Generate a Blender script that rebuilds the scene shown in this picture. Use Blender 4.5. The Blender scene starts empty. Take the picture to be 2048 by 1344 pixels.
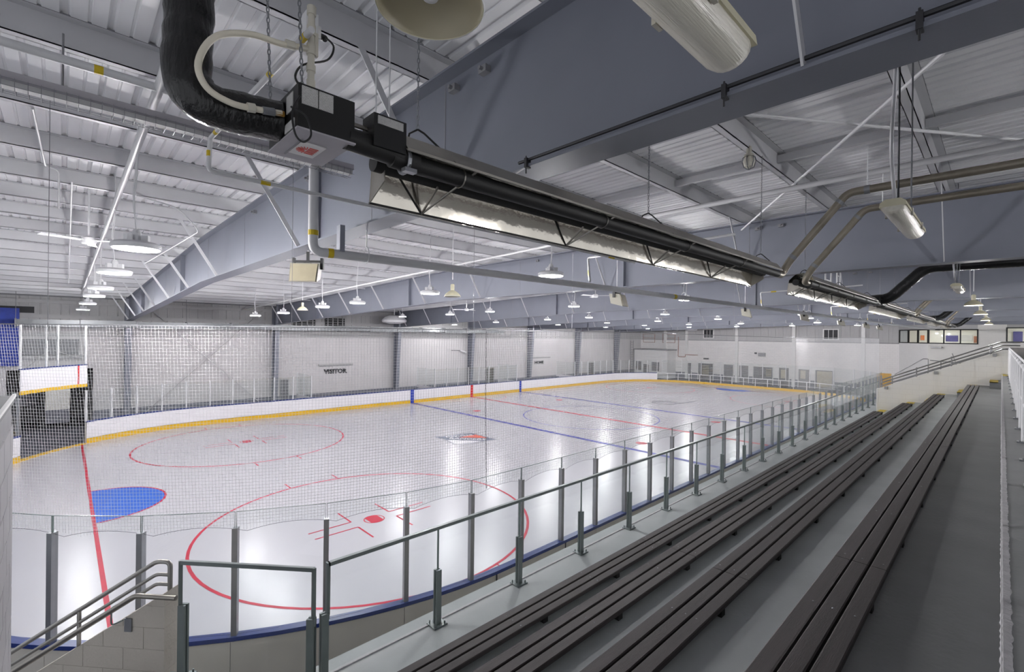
import bpy, math, random
from mathutils import Vector, Matrix
random.seed(7)
C = bpy.context.scene.collection
SC = bpy.context.scene
PI = math.pi
def R(d): return math.radians(d)

# ------------------------------------------------------------------ camera
cam = bpy.data.cameras.new('camera')
cam.sensor_fit = 'HORIZONTAL'; cam.sensor_width = 36.0
cam.lens = 936.61 / 2048 * 36.0
cam.clip_start = 0.05; cam.clip_end = 300
co = bpy.data.objects.new('camera', cam); C.objects.link(co)
_yaw, _pitch, _roll = R(46.2603), R(-0.10004), R(0.67702)
_f = Vector((math.cos(_yaw) * math.cos(_pitch), math.sin(_yaw) * math.cos(_pitch), math.sin(_pitch)))
_r = Vector((math.sin(_yaw), -math.cos(_yaw), 0)); _u = _r.cross(_f)
_r2 = _r * math.cos(_roll) + _u * math.sin(_roll); _u2 = -_r * math.sin(_roll) + _u * math.cos(_roll)
co.matrix_world = Matrix(((_r2.x, _u2.x, -_f.x, -26.2272), (_r2.y, _u2.y, -_f.y, -19.5485), (_r2.z, _u2.z, -_f.z, 5.5160), (0, 0, 0, 1)))
SC.camera = co

# ------------------------------------------------------------------ world, exposure
w = bpy.data.worlds.new('world'); SC.world = w; w.use_nodes = True
w.node_tree.nodes['Background'].inputs[0].default_value = (0.93, 0.95, 1.0, 1)
w.node_tree.nodes['Background'].inputs[1].default_value = 0.8
vs = SC.view_settings
vs.view_transform = 'Standard'; vs.look = 'None'; vs.gamma = 1.0; vs.exposure = 0.0; vs.use_curve_mapping = False
try:
    SC.cycles.use_denoising = True
    SC.cycles.use_adaptive_sampling = True; SC.cycles.adaptive_threshold = 0.12; SC.cycles.adaptive_min_samples = 16; SC.cycles.use_light_tree = False
    SC.cycles.max_bounces = 4; SC.cycles.diffuse_bounces = 4; SC.cycles.glossy_bounces = 3
    SC.cycles.transmission_bounces = 4; SC.cycles.transparent_max_bounces = 48
    SC.cycles.sample_clamp_indirect = 4.0; SC.cycles.caustics_reflective = False; SC.cycles.caustics_refractive = False
except Exception: pass
LAMP_W = 280.0      # watts of each high-bay lamp

# ------------------------------------------------------------------ materials
def s2l(c): return tuple((x / 12.92 if x <= .04045 else ((x + .055) / 1.055) ** 2.4) for x in [v / 255 for v in c])
M = {}
def mat(name, rgb, rough=.6, metal=0.0, var=.06, scale=6.0, bump=0.0, bscale=40.0, spec=.5, coat=0.0, emit=0.0, stretch=None):
    m = bpy.data.materials.new(name); m.use_nodes = True
    nt = m.node_tree; N = nt.nodes; L = nt.links; b = N['Principled BSDF']
    col = s2l(rgb)
    tc = N.new('ShaderNodeTexCoord'); src = tc.outputs['Object']
    if stretch:
        mp = N.new('ShaderNodeMapping'); mp.inputs['Scale'].default_value = stretch; L.new(src, mp.inputs['Vector']); src = mp.outputs['Vector']
    nz = N.new('ShaderNodeTexNoise'); nz.inputs['Scale'].default_value = scale; nz.inputs['Detail'].default_value = 5; L.new(src, nz.inputs['Vector'])
    rp = N.new('ShaderNodeValToRGB'); e = rp.color_ramp.elements
    e[0].position = .3; e[1].position = .7
    e[0].color = tuple(max(0, c * (1 - var)) for c in col) + (1,); e[1].color = tuple(min(1, c * (1 + var)) for c in col) + (1,)
    L.new(nz.outputs['Fac'], rp.inputs['Fac']); L.new(rp.outputs['Color'], b.inputs['Base Color'])
    b.inputs['Roughness'].default_value = rough; b.inputs['Metallic'].default_value = metal
    b.inputs['Specular IOR Level'].default_value = spec; b.inputs['Coat Weight'].default_value = coat
    if bump:
        n2 = N.new('ShaderNodeTexNoise'); n2.inputs['Scale'].default_value = bscale; n2.inputs['Detail'].default_value = 6; L.new(src, n2.inputs['Vector'])
        bp = N.new('ShaderNodeBump'); bp.inputs['Strength'].default_value = bump; bp.inputs['Distance'].default_value = .01
        L.new(n2.outputs['Fac'], bp.inputs['Height']); L.new(bp.outputs['Normal'], b.inputs['Normal'])
    if emit:
        b.inputs['Emission Color'].default_value = col + (1,); b.inputs['Emission Strength'].default_value = emit
    M[name] = m; return m
def glassmat(name, tint, gloss=1.0, haze=0.0):
    m = bpy.data.materials.new(name); m.use_nodes = True
    nt = m.node_tree; N = nt.nodes; L = nt.links; N.remove(N['Principled BSDF']); out = N['Material Output']
    tr = N.new('ShaderNodeBsdfTransparent'); tr.inputs[0].default_value = tint + (1,)
    gl = N.new('ShaderNodeBsdfGlossy'); gl.inputs['Roughness'].default_value = .02
    fr = N.new('ShaderNodeLayerWeight'); fr.inputs[0].default_value = .5      # Facing is the same from both sides of a pane
    pw = N.new('ShaderNodeMath'); pw.operation = 'POWER'; pw.inputs[1].default_value = 4.0; L.new(fr.outputs['Facing'], pw.inputs[0])
    ml = N.new('ShaderNodeMath'); ml.operation = 'MULTIPLY_ADD'; ml.inputs[1].default_value = gloss * .45; ml.inputs[2].default_value = .02; L.new(pw.outputs[0], ml.inputs[0])
    mx = N.new('ShaderNodeMixShader'); L.new(ml.outputs[0], mx.inputs[0]); L.new(tr.outputs[0], mx.inputs[1]); L.new(gl.outputs[0], mx.inputs[2])
    last = mx
    if haze:
        df = N.new('ShaderNodeBsdfDiffuse'); df.inputs[0].default_value = (.85, .9, .9, 1)
        m2 = N.new('ShaderNodeMixShader'); m2.inputs[0].default_value = haze; L.new(mx.outputs[0], m2.inputs[1]); L.new(df.outputs[0], m2.inputs[2]); last = m2
    L.new(last.outputs[0], out.inputs[0]); M[name] = m; return m
def brickmat(name, rgb, mortar, bw=.4, bh=.2, axis='xz', rough=.7, mort=.012, bump=.25, var=.03):
    m = mat(name, rgb, rough, var=var, scale=1.2)
    nt = m.node_tree; N = nt.nodes; L = nt.links; b = N['Principled BSDF']
    tc = [n for n in N if n.type == 'TEX_COORD'][0]; rp = [n for n in N if n.type == 'VALTORGB'][0]
    sp = N.new('ShaderNodeSeparateXYZ'); cb = N.new('ShaderNodeCombineXYZ'); L.new(tc.outputs['Object'], sp.inputs[0])
    L.new(sp.outputs['X' if axis[0] == 'x' else 'Y'], cb.inputs[0]); L.new(sp.outputs['Z'], cb.inputs[1])
    bt = N.new('ShaderNodeTexBrick'); L.new(cb.outputs[0], bt.inputs['Vector'])
    bt.inputs['Scale'].default_value = 1; bt.inputs['Brick Width'].default_value = bw; bt.inputs['Row Height'].default_value = bh
    bt.inputs['Mortar Size'].default_value = mort; bt.inputs['Mortar Smooth'].default_value = .3
    L.new(rp.outputs['Color'], bt.inputs['Color1']); L.new(rp.outputs['Color'], bt.inputs['Color2']); bt.inputs['Mortar'].default_value = s2l(mortar) + (1,)
    L.new(bt.outputs['Color'], b.inputs['Base Color'])
    inv = N.new('ShaderNodeMath'); inv.operation = 'SUBTRACT'; inv.inputs[0].default_value = 1; L.new(bt.outputs['Fac'], inv.inputs[1])
    bp = N.new('ShaderNodeBump'); bp.inputs['Strength'].default_value = bump; bp.inputs['Distance'].default_value = .01
    L.new(inv.outputs[0], bp.inputs['Height']); L.new(bp.outputs['Normal'], b.inputs['Normal'])
    return m

mat('deck', (236, 236, 238), .55, var=.03, scale=1.5)
mat('purlin', (198, 198, 201), .55, var=.04, scale=2)
mat('white_paint', (224, 224, 226), .5, var=.03)
mat('beam', (113, 116, 127), .5, var=.04, scale=1.2, bump=.05, bscale=60)
mat('beam_lt', (134, 137, 148), .5, var=.03)
mat('board_white', (236, 234, 238), .35, var=.02, scale=2)
mat('board_back', (200, 197, 190), .5, var=.05, scale=2)
mat('yellow', (228, 182, 28), .4, var=.05)
mat('yellow_tape', (196, 170, 20), .5, var=.08)
mat('blue_cap', (24, 48, 120), .35, var=.06)
mat('blue_mark', (32, 60, 170), .4, var=.05)
mat('red_mark', (205, 40, 45), .4, var=.05)
mat('ice_red', (196, 34, 64), .4, var=.12, scale=3, spec=.3)
mat('ice_blue', (44, 50, 160), .4, var=.1, scale=3, spec=.3)
mat('crease_blue', (36, 100, 204), .4, var=.07, scale=6, spec=.3)
mat('ice_black', (70, 74, 88), .35, var=.1)
mat('logo_navy', (64, 76, 104), .35, var=.1)
mat('logo_orange', (232, 88, 52), .35, var=.06)
mat('alu', (150, 152, 156), .35, .85, var=.05)
mat('post_dark', (122, 130, 130), .4, .45, var=.06)
mat('steel', (150, 146, 140), .32, .9, var=.12, scale=9)
mat('exhaust', (150, 143, 130), .35, .85, var=.18, scale=5)
mat('mirror', (214, 208, 196), .10, 1.0, var=.04, bump=.6, bscale=3.5)
mat('hood', (164, 160, 152), .42, .75, var=.12, scale=5, bump=.12, bscale=8)
mat('tube_black', (16, 15, 15), .6, var=.2)
mat('box_black', (12, 12, 13), .45, var=.2)
mat('duct_black', (14, 14, 15), .22, var=.2, scale=4, bump=1.0, bscale=14, stretch=(3, 3, .7))
mat('galv', (164, 161, 166), .65, .15, var=.08, scale=4)
mat('foil', (104, 106, 108), .36, .8, var=.06, bump=.9, bscale=2.2)
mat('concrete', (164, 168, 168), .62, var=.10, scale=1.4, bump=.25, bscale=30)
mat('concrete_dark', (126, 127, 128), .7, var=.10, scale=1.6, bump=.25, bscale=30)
mat('rubber_floor', (92, 94, 104), .75, var=.08, scale=3)
mat('plank', (50, 42, 42), .62, var=.22, scale=7, bump=.3, bscale=60, stretch=(.25, 5, 5))
mat('plank_dark', (22, 20, 20), .8)
mat('caulk', (176, 174, 176), .8, var=.12, scale=20, bump=.8, bscale=60)
mat('rail_grey', (150, 150, 150), .35, .75, var=.08)
mat('rail_dark', (158, 156, 152), .35, .7, var=.10)
mat('counter', (70, 62, 60), .6, var=.15)
mat('wall_grey', (172, 170, 170), .7, var=.03)
mat('edge_block', (152, 150, 153), .7, var=.05)
mat('wall_white', (236, 235, 234), .65, var=.02)
brickmat('block_wall', (210, 207, 208), (201, 198, 199), axis='xz', bump=.05)
brickmat('block_end', (240, 237, 236), (228, 225, 224), axis='yz', bump=.05)
brickmat('block_grey', (224, 222, 218), (217, 215, 211), axis='yz', bump=.04, mort=.008)
mat('dado', (122, 124, 134), .6, var=.05)
mat('metal_panel', (178, 177, 178), .5, var=.03)
mat('metal_dark', (128, 128, 132), .5, var=.05)
mat('block', (190, 184, 175), .75, var=.04, scale=3, bump=.5, bscale=50)
mat('mortar', (176, 170, 161), .85)
mat('black', (18, 18, 20), .5)
mat('dark', (40, 40, 44), .6)
mat('slat', (118, 116, 116), .5, var=.05)
mat('glass_dark', (120, 118, 112), .15, var=.1)
mat('lamp_cream', (206, 200, 172), .45, var=.06)
mat('lamp_in', (170, 162, 138), .4, var=.06)
mat('lens', (216, 212, 198), .25, var=.06, bump=.3, bscale=30, stretch=(.3, 8, 8))
mat('housing', (222, 222, 224), .4, var=.02)
mat('speaker', (142, 139, 128), .5, var=.03)
mat('hose', (206, 200, 184), .5, var=.05)
mat('fitting', (190, 186, 174), .45, var=.05)
mat('brass', (176, 132, 60), .3, .9)
mat('pipe_white', (198, 198, 200), .45, var=.03)
mat('blue_tarp', (22, 52, 150), .5, var=.15, bump=.5, bscale=4)
mat('cord', (214, 214, 216), .7, var=.05)
mat('cable_black', (20, 20, 21), .5)
mat('tan', (206, 164, 92), .6, var=.08)
mat('pane_warm', (190, 182, 160), .3, var=.12, scale=3)
mat('pane_edge', (120, 134, 132), .3, var=.05)
mat('tray_white', (190, 190, 190), .9, spec=.1)
mat('orange', (214, 120, 60), .6)
mat('purple', (70, 66, 128), .6)
mat('brown', (150, 96, 70), .6)
mat('white_label', (214, 213, 212), .55)
mat('red_print', (206, 74, 64), .55)
mat('room_white', (240, 238, 232), .7, var=.02)
mat('letter', (46, 46, 50), .6)
mat('led', (255, 255, 255), .4, emit=9.0)
mat('office_led', (255, 250, 240), .4, emit=6.0)
glassmat('glass', (.965, .978, .975), 1.0, .012)
glassmat('pane', (.96, .98, .975), 1.0)
# ice: white, wet, slightly rough so the lamps smear into streaks
def ice_material():
    m = mat('ice', (200, 198, 204), .24, var=.025, scale=.35, bump=.0, spec=.5)
    nt = m.node_tree; N = nt.nodes; L = nt.links; b = N['Principled BSDF']
    tc = [n for n in N if n.type == 'TEX_COORD'][0]
    n2 = N.new('ShaderNodeTexNoise'); n2.inputs['Scale'].default_value = 3.0; n2.inputs['Detail'].default_value = 8; n2.inputs['Roughness'].default_value = .68
    L.new(tc.outputs['Object'], n2.inputs['Vector'])
    bp = N.new('ShaderNodeBump'); bp.inputs['Strength'].default_value = .4; bp.inputs['Distance'].default_value = .012
    L.new(n2.outputs['Fac'], bp.inputs['Height']); L.new(bp.outputs['Normal'], b.inputs['Normal'])
ice_material()
# instruction plates: grey print lines on a white label
def print_mat():
    m = mat('print', (205, 204, 202), .55)
    nt = m.node_tree; N = nt.nodes; L = nt.links; b = N['Principled BSDF']
    tc = [n for n in N if n.type == 'TEX_COORD'][0]
    bt = N.new('ShaderNodeTexBrick'); L.new(tc.outputs['Generated'], bt.inputs['Vector'])
    mp = N.new('ShaderNodeMapping'); mp.inputs['Rotation'].default_value = (R(90), 0, 0); L.new(tc.outputs['Generated'], mp.inputs['Vector']); L.new(mp.outputs['Vector'], bt.inputs['Vector'])
    bt.inputs['Scale'].default_value = 1; bt.inputs['Brick Width'].default_value = .11; bt.inputs['Row Height'].default_value = .045; bt.inputs['Mortar Size'].default_value = .011
    bt.inputs['Color1'].default_value = (.06, .06, .06, 1); bt.inputs['Color2'].default_value = (.2, .2, .2, 1); bt.inputs['Mortar'].default_value = s2l((205, 204, 202)) + (1,)
    L.new(bt.outputs['Color'], b.inputs['Base Color'])
print_mat()

# ------------------------------------------------------------------ mesh helpers
class MB:
    def __init__(s): s.v = []; s.f = []
    def add(s, vs, fs):
        o = len(s.v); s.v += [tuple(p) for p in vs]; s.f += [tuple(i + o for i in f) for f in fs]; return s
    def box(s, x0, x1, y0, y1, z0, z1):
        return s.add([(x0,y0,z0),(x1,y0,z0),(x1,y1,z0),(x0,y1,z0),(x0,y0,z1),(x1,y0,z1),(x1,y1,z1),(x0,y1,z1)],
                     [(3,2,1,0),(4,5,6,7),(0,1,5,4),(1,2,6,5),(2,3,7,6),(3,0,4,7)])
    def hexa(s, p):   # 4 bottom pts + 4 top pts
        return s.add(p, [(3,2,1,0),(4,5,6,7),(0,1,5,4),(1,2,6,5),(2,3,7,6),(3,0,4,7)])
    def bar(s, a, b, wd, ht, up=(0,0,1)):
        a = Vector(a); b = Vector(b); d = (b - a).normalized(); u = Vector(up)
        if abs(d.dot(u)) > .98: u = Vector((1, 0, 0))
        r = d.cross(u).normalized() * wd / 2; u = r.cross(d).normalized() * ht / 2
        return s.hexa([a-r-u, a+r-u, b+r-u, b-r-u, a-r+u, a+r+u, b+r+u, b-r+u])
    def tube(s, pts, rad, n=8, closed=False, caps=True):
        P = [Vector(p) for p in pts]; k = len(P); rings = []
        nrm = None
        for i, p in enumerate(P):
            if closed: t = (P[(i+1) % k] - P[i-1])
            else: t = P[min(i+1, k-1)] - P[max(i-1, 0)]
            t.normalize()
            if nrm is None:
                nrm = t.orthogonal().normalized()
            nrm = (nrm - t * nrm.dot(t))
            nrm = nrm.normalized() if nrm.length > 1e-6 else t.orthogonal().normalized()
            bn = t.cross(nrm); rr = rad[i] if isinstance(rad, (list, tuple)) else rad
            if 0 < i < k - 1 and not closed:
                a = (P[i] - P[i-1]).normalized(); c = a.dot((P[i+1] - P[i]).normalized())
            rings.append([p + (nrm * math.cos(2*PI*j/n) + bn * math.sin(2*PI*j/n)) * rr for j in range(n)])
        vs = [q for r_ in rings for q in r_]; fs = []
        for i in range(k if closed else k - 1):
            for j in range(n):
                a = i*n + j; b = i*n + (j+1) % n; c = ((i+1) % k)*n + (j+1) % n; d = ((i+1) % k)*n + j
                fs.append((a, b, c, d))
        if caps and not closed:
            fs.append(tuple(range(n-1, -1, -1))); fs.append(tuple((k-1)*n + j for j in range(n)))
        return s.add(vs, fs)
    def cyl(s, a, b, r, n=12): return s.tube([a, b], r, n)
    def lathe(s, prof, c=(0,0,0), n=24, cap0=False, cap1=False):
        vs = []; fs = []; k = len(prof)
        for (r, z) in prof:
            for j in range(n):
                a = 2*PI*j/n; vs.append((c[0] + r*math.cos(a), c[1] + r*math.sin(a), c[2] + z))
        for i in range(k-1):
            for j in range(n): fs.append((i*n+j, i*n+(j+1) % n, (i+1)*n+(j+1) % n, (i+1)*n+j))
        if cap0: fs.append(tuple(range(n-1, -1, -1)))
        if cap1: fs.append(tuple((k-1)*n+j for j in range(n)))
        return s.add(vs, fs)
    def prism(s, poly, z0, z1):      # polygon in xy
        n = len(poly); vs = [(x, y, z0) for x, y in poly] + [(x, y, z1) for x, y in poly]
        fs = [tuple(range(n-1, -1, -1)), tuple(range(n, 2*n))] + [(i, (i+1) % n, n+(i+1) % n, n+i) for i in range(n)]
        return s.add(vs, fs)
    def prism_x(s, poly, x0, x1):    # polygon in yz extruded along x
        n = len(poly); vs = [(x0, y, z) for y, z in poly] + [(x1, y, z) for y, z in poly]
        fs = [tuple(range(n)), tuple(range(2*n-1, n-1, -1))] + [(i, n+i, n+(i+1) % n, (i+1) % n) for i in range(n)]
        return s.add(vs, fs)
    def strip(s, outer, inner, z):   # flat band between two polylines
        n = len(outer); vs = [(x, y, z) for x, y in outer] + [(x, y, z) for x, y in inner]
        return s.add(vs, [(i, i+1, n+i+1, n+i) for i in range(n-1)])
    def mesh(s, name, m, smooth=False):
        me = bpy.data.meshes.new(name); me.from_pydata(s.v, [], s.f); me.materials.append(M[m]); me.update()
        if smooth:
            for p in me.polygons: p.use_smooth = True
            try: me.set_sharp_from_angle(angle=R(40))
            except Exception: pass
        return me
    def build(s, name, m, parent=None, smooth=False):
        return put(s.mesh(name, m, smooth), name, parent)
W = {}
def put(me, name, parent=None, loc=None, rotz=0.0):
    o = bpy.data.objects.new(name, me); C.objects.link(o)
    if loc: o.location = loc
    if rotz: o.rotation_euler = (0, 0, rotz)
    if parent:
        o.parent = parent; o.matrix_parent_inverse = Matrix.Translation(-W.get(parent.name, Vector((0, 0, 0))))
    return o
def tag(o, label=None, cat=None, group=None, kind=None):
    if label: o['label'] = label
    if cat: o['category'] = cat
    if group: o['group'] = group
    if kind: o['kind'] = kind
    return o
def thing(name, label, cat, loc=(0,0,0), group=None, kind=None):
    o = bpy.data.objects.new(name, None); C.objects.link(o); o.location = loc; o.empty_display_size = .2
    W[o.name] = Vector(loc); return tag(o, label, cat, group, kind)
def dup(root, loc, rotz=0.0, label=None, group=None, skip=(), scale=None):
    def cp(o, par):
        c = o.copy(); C.objects.link(c)
        if par is not None: c.parent = par; c.matrix_parent_inverse = o.matrix_parent_inverse.copy()
        for ch in list(o.children):
            if not any(ch.name.startswith(k) for k in skip): cp(ch, c)
        return c
    r = cp(root, None); r.location = loc; r.rotation_euler = (0, 0, rotz)
    if scale: r.scale = scale
    if label: r['label'] = label
    if group: r['group'] = group
    return r
def arc(cx, cy, r, a0, a1, n): return [(cx + r*math.cos(R(a0 + (a1-a0)*i/n)), cy + r*math.sin(R(a0 + (a1-a0)*i/n))) for i in range(n+1)]
def bend(pts, r, n=5):   # rounded polyline in 3D
    out = [Vector(pts[0])]
    for i in range(1, len(pts)-1):
        p = Vector(pts[i]); a = (Vector(pts[i-1]) - p); b = (Vector(pts[i+1]) - p)
        d = min(r, a.length*.49, b.length*.49); a = p + a.normalized()*d; b = p + b.normalized()*d
        for k in range(n+1):
            t = k/n; out.append(a*(1-t)**2 + p*2*t*(1-t) + b*t*t)
    out.append(Vector(pts[-1])); return out
def text_mesh(s, size, extrude=.004, bold=0.0, sx=1.0):
    cu = bpy.data.curves.new('text', 'FONT'); cu.body = s; cu.size = size; cu.extrude = extrude; cu.offset = bold; cu.resolution_u = 2
    cu.align_x = 'CENTER'; cu.align_y = 'CENTER'
    o = bpy.data.objects.new('text', cu); C.objects.link(o)
    dg = bpy.context.evaluated_depsgraph_get(); me = bpy.data.meshes.new_from_object(o.evaluated_get(dg))
    bpy.data.objects.remove(o); bpy.data.curves.remove(cu)
    for v in me.vertices: v.co.x *= sx
    return me

# ------------------------------------------------------------------ roof geometry functions
def zroof(y): return 8.27 if y <= -6 else 8.27 - (y + 6) * .03
def zraft(y): return 6.82 if y <= -5 else 6.82 - (y + 5) * .036
YW = 16.4          # far long wall
XE = 34.0          # far end wall
XN = -36.0         # near end of the hall, outside the picture
YB = -30.0         # back of the concourse
PURL = [-29.3, -27.6, -25.8, -24.1, -22.3, -20.6, -18.87, -17.22, -15.62, -13.78, -12.06, -10.25, -8.47, -6.72] + [-4.97 + 1.75*i for i in range(12)] + [15.9]
FR = [-23.5, -15.4, -5.75, 2.3, 10.55, 18.85, 27.15]

# ------------------------------------------------------------------ ceiling: deck panels and purlins
ceil = thing('ceiling', 'white ribbed metal roof deck on long white purlins', 'ceiling', (0, 0, 8.27), kind='structure')
def deck_panel():
    pw = .61; prof = []
    def rib(x, w_, h): return [(x - w_, 0), (x - w_*.5, h), (x + w_*.5, h), (x + w_, 0)]
    prof = [(0, .035), (.018, .035), (.036, 0)] + rib(.16, .016, .012) + rib(.305, .03, .028) + rib(.45, .016, .012) + [(pw-.036, 0), (pw-.018, .035), (pw, .035)]
    ys = [YB, -6, YW + .1]; n = len(prof); vs = []; fs = []
    for y in ys: vs += [(x, y, zroof(y) + z) for x, z in prof]
    for i in range(len(ys)-1):
        for j in range(n-1): fs.append((i*n+j, i*n+j+1, (i+1)*n+j+1, (i+1)*n+j))
    o = len(vs)
    for y in ys: vs += [(x, y, zroof(y) + .06) for x in (0, pw)]
    for i in range(len(ys)-1): fs.append((o+2*i, o+2*i+1, o+2*i+3, o+2*i+2))
    return MB().add(vs, fs).mesh('roof_panel', 'deck')
pm = deck_panel()
x = XN
while x < XE + .1:
    o = put(pm, 'roof_panel', ceil); o.location = (x, 0, 0); x += .61
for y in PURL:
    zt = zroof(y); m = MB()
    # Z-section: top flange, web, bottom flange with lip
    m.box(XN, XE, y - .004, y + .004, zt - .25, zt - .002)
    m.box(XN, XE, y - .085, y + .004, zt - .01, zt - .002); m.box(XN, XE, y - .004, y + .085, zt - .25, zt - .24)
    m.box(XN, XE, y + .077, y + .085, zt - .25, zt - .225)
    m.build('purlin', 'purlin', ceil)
    MB().box(XN, XE, y - .09, y + .012, zt - .003, zt + .010).build('thermal_tape', 'metal_dark', ceil)  # dark strip painting the shade line between purlin and deck
# cross bridging between the purlins of the bays over the stand
for bx in (-21.0, -18.6):
    for i in range(len(PURL) - 1):
        y0, y1 = PURL[i], PURL[i+1]
        if -21 < y0 < -14: MB().box(bx - .03, bx + .03, y0 + .09, y1 - .01, zroof(y0) - .16, zroof(y0) - .05).build('bridging', 'purlin', ceil)

# ------------------------------------------------------------------ steel frames: column + rafter of each bay
ORD = ['nearest', 'second', 'third', 'fourth', 'fifth', 'sixth', 'farthest']
def frame(i, x):
    t = thing('steel_frame', 'grey steel roof beam and wall column, %s of seven along the hall' % ORD[i], 'beam', (x, YW - .1, 0), 'grey portal frames')
    ys = [YB, -24, -15, -5, 2, 9, YW - 1.0]; h = .012
    m = MB()
    for a, b in zip(ys[:-1], ys[1:]):
        m.hexa([(x-h, a, zraft(a)+.012), (x+h, a, zraft(a)+.012), (x+h, b, zraft(b)+.012), (x-h, b, zraft(b)+.012), (x-h, a, zroof(a)-.262), (x+h, a, zroof(a)-.262), (x+h, b, zroof(b)-.262), (x-h, b, zroof(b)-.262)])
    m.build('rafter_web', 'beam', t)
    for nm, fz, s in (('bottom_flange', zraft, 1), ('top_flange', lambda y: zroof(y) - .25, -1)):
        m = MB()
        for a, b in zip(ys[:-1], ys[1:]):
            za, zb = fz(a), fz(b); z2 = .022 * s
            m.hexa([(x-.15, a, min(za, za+z2)), (x+.15, a, min(za, za+z2)), (x+.15, b, min(zb, zb+z2)), (x-.15, b, min(zb, zb+z2)),
                    (x-.15, a, max(za, za+z2)), (x+.15, a, max(za, za+z2)), (x+.15, b, max(zb, zb+z2)), (x-.15, b, max(zb, zb+z2))])
        m.build(nm, 'beam', t)
    # column, deeper towards the top
    yi0, yi1 = YW - .42, YW - 1.0; zt = zroof(YW) - .1
    m = MB(); m.hexa([(x-h, YW-.1, 0), (x+h, YW-.1, 0), (x+h, yi0, 0), (x-h, yi0, 0), (x-h, YW-.1, zt), (x+h, YW-.1, zt), (x+h, yi1, zt), (x-h, yi1, zt)])
    m.build('column_web', 'beam', t)
    m = MB(); m.hexa([(x-.15, yi0, 0), (x+.15, yi0, 0), (x+.15, yi0-.022, 0), (x-.15, yi0-.022, 0), (x-.15, yi1, zt), (x+.15, yi1, zt), (x+.15, yi1-.022, zt), (x-.15, yi1-.022, zt)])
    m.build('column_flange', 'beam_lt', t)
    MB().box(x-.15, x+.15, YW-.12, YW-.1, 0, zt).build('wall_flange', 'beam', t)
    for sy in (-12.6, -1.9, 8.2):        # plate splices / stiffeners
        for s in (-1, 1): MB().box(min(x+s*.012, x+s*.13), max(x+s*.012, x+s*.13), sy - .01, sy + .01, zraft(sy) + .02, zroof(sy) - .27).build('stiffener', 'beam', t)
    for sy in (-15.72, -14.2, -8.6, -5.2, 1.8, 5.0):   # thin plate seams
        MB().box(x-.0155, x+.0155, sy - .004, sy + .004, zraft(sy) + .02, zroof(sy) - .27).build('web_seam', 'metal_dark', t)
    for py in (-25.8, -22.3, -18.87, -15.62, -12.06, -6.72, -3.22, .28, 3.78, 7.28, 10.78, 14.28):        # flange braces up to the purlins, both sides
        if 1:
            for s in (-1, 1):
                MB().bar((x + s*.87, py, zroof(py) - .2), (x + s*.13, py, zraft(py) + .03), .062, .012, (0, 1, 0)).build('flange_brace', 'purlin', t)
    if i < 4:
        for cy in (-16.35, -15.9, -12.2, -9.4):   # clips with bolts high on the web
            MB().box(x-.075, x-.012, cy - .05, cy + .05, zroof(cy) - .43, zroof(cy) - .37).cyl((x-.11, cy, zroof(cy)-.4), (x-.012, cy, zroof(cy)-.4), .018, 8).build('web_clip', 'metal_dark', t)
    return t
for i, x in enumerate(FR): frame(i, x)
# diagonal roof bracing rods over the stand
def rod(name, a, b, r, m, label, cat, group=None): return tag(MB().cyl(a, b, r, 8).build(name, m), label, cat, group)
rod('bracing_rod', (-23.2, -20.6, 7.86), (-15.6, -15.62, 7.86), .018, 'white_paint', 'white steel rod rising to the right across the roof bay above the first heater', 'rod')
rod('bracing_rod', (-23.2, -16.1, 7.9), (-15.6, -21.4, 7.9), .018, 'white_paint', 'white steel rod crossing the other one, falling gently to the right under the roof', 'rod')

# ------------------------------------------------------------------ walls
wl = thing('wall_left', 'long white block wall behind the far boards with metal cladding above', 'wall', (0, YW, 0), kind='structure')
XD0, XD1, ZD = -28.4, -25.0, 3.35      # resurfacer doorway in the corner behind the lifting gate
m = MB(); m.box(XD1, XE, YW, YW + .25, 0, 5.14); m.box(XN, XD0, YW, YW + .25, 0, 5.14); m.box(XD0, XD1, YW, YW + .25, ZD, 5.14)
m.build('block_wall', 'block_wall', wl)
MB().box(XD1, XE, YW - .012, YW, 0, .92).build('dado', 'dado', wl)
MB().box(XN, XE, YW - .05, YW + .02, 5.14, 5.24).build('ledge', 'metal_panel', wl)
def clad_panel(wd, h):
    prof = [(0, 0), (.02, 0), (.035, -.03), (.065, -.03), (.08, 0), (wd/2-.012, 0), (wd/2, -.01), (wd/2+.012, 0), (wd, 0)]
    n = len(prof); return MB().add([(x_, y_, 0) for x_, y_ in prof] + [(x_, y_, h) for x_, y_ in prof], [(j, j+1, n+j+1, n+j) for j in range(n-1)]).mesh('cladding_panel', 'metal_panel')
cp = clad_panel(.8, 2.5)
x = XN
while x < XE:
    o = put(cp, 'cladding_panel', wl); o.location = (x, YW + .06, 5.24); x += .8
for z_ in (6.15, 6.95): MB().box(XN, XE, YW - .06, YW + .03, z_, z_ + .2).build('girt', 'metal_panel', wl)
MB().box(XN, XE, YW - .07, YW + .03, 7.32, 7.42).build('girt', 'metal_dark', wl)
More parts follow.
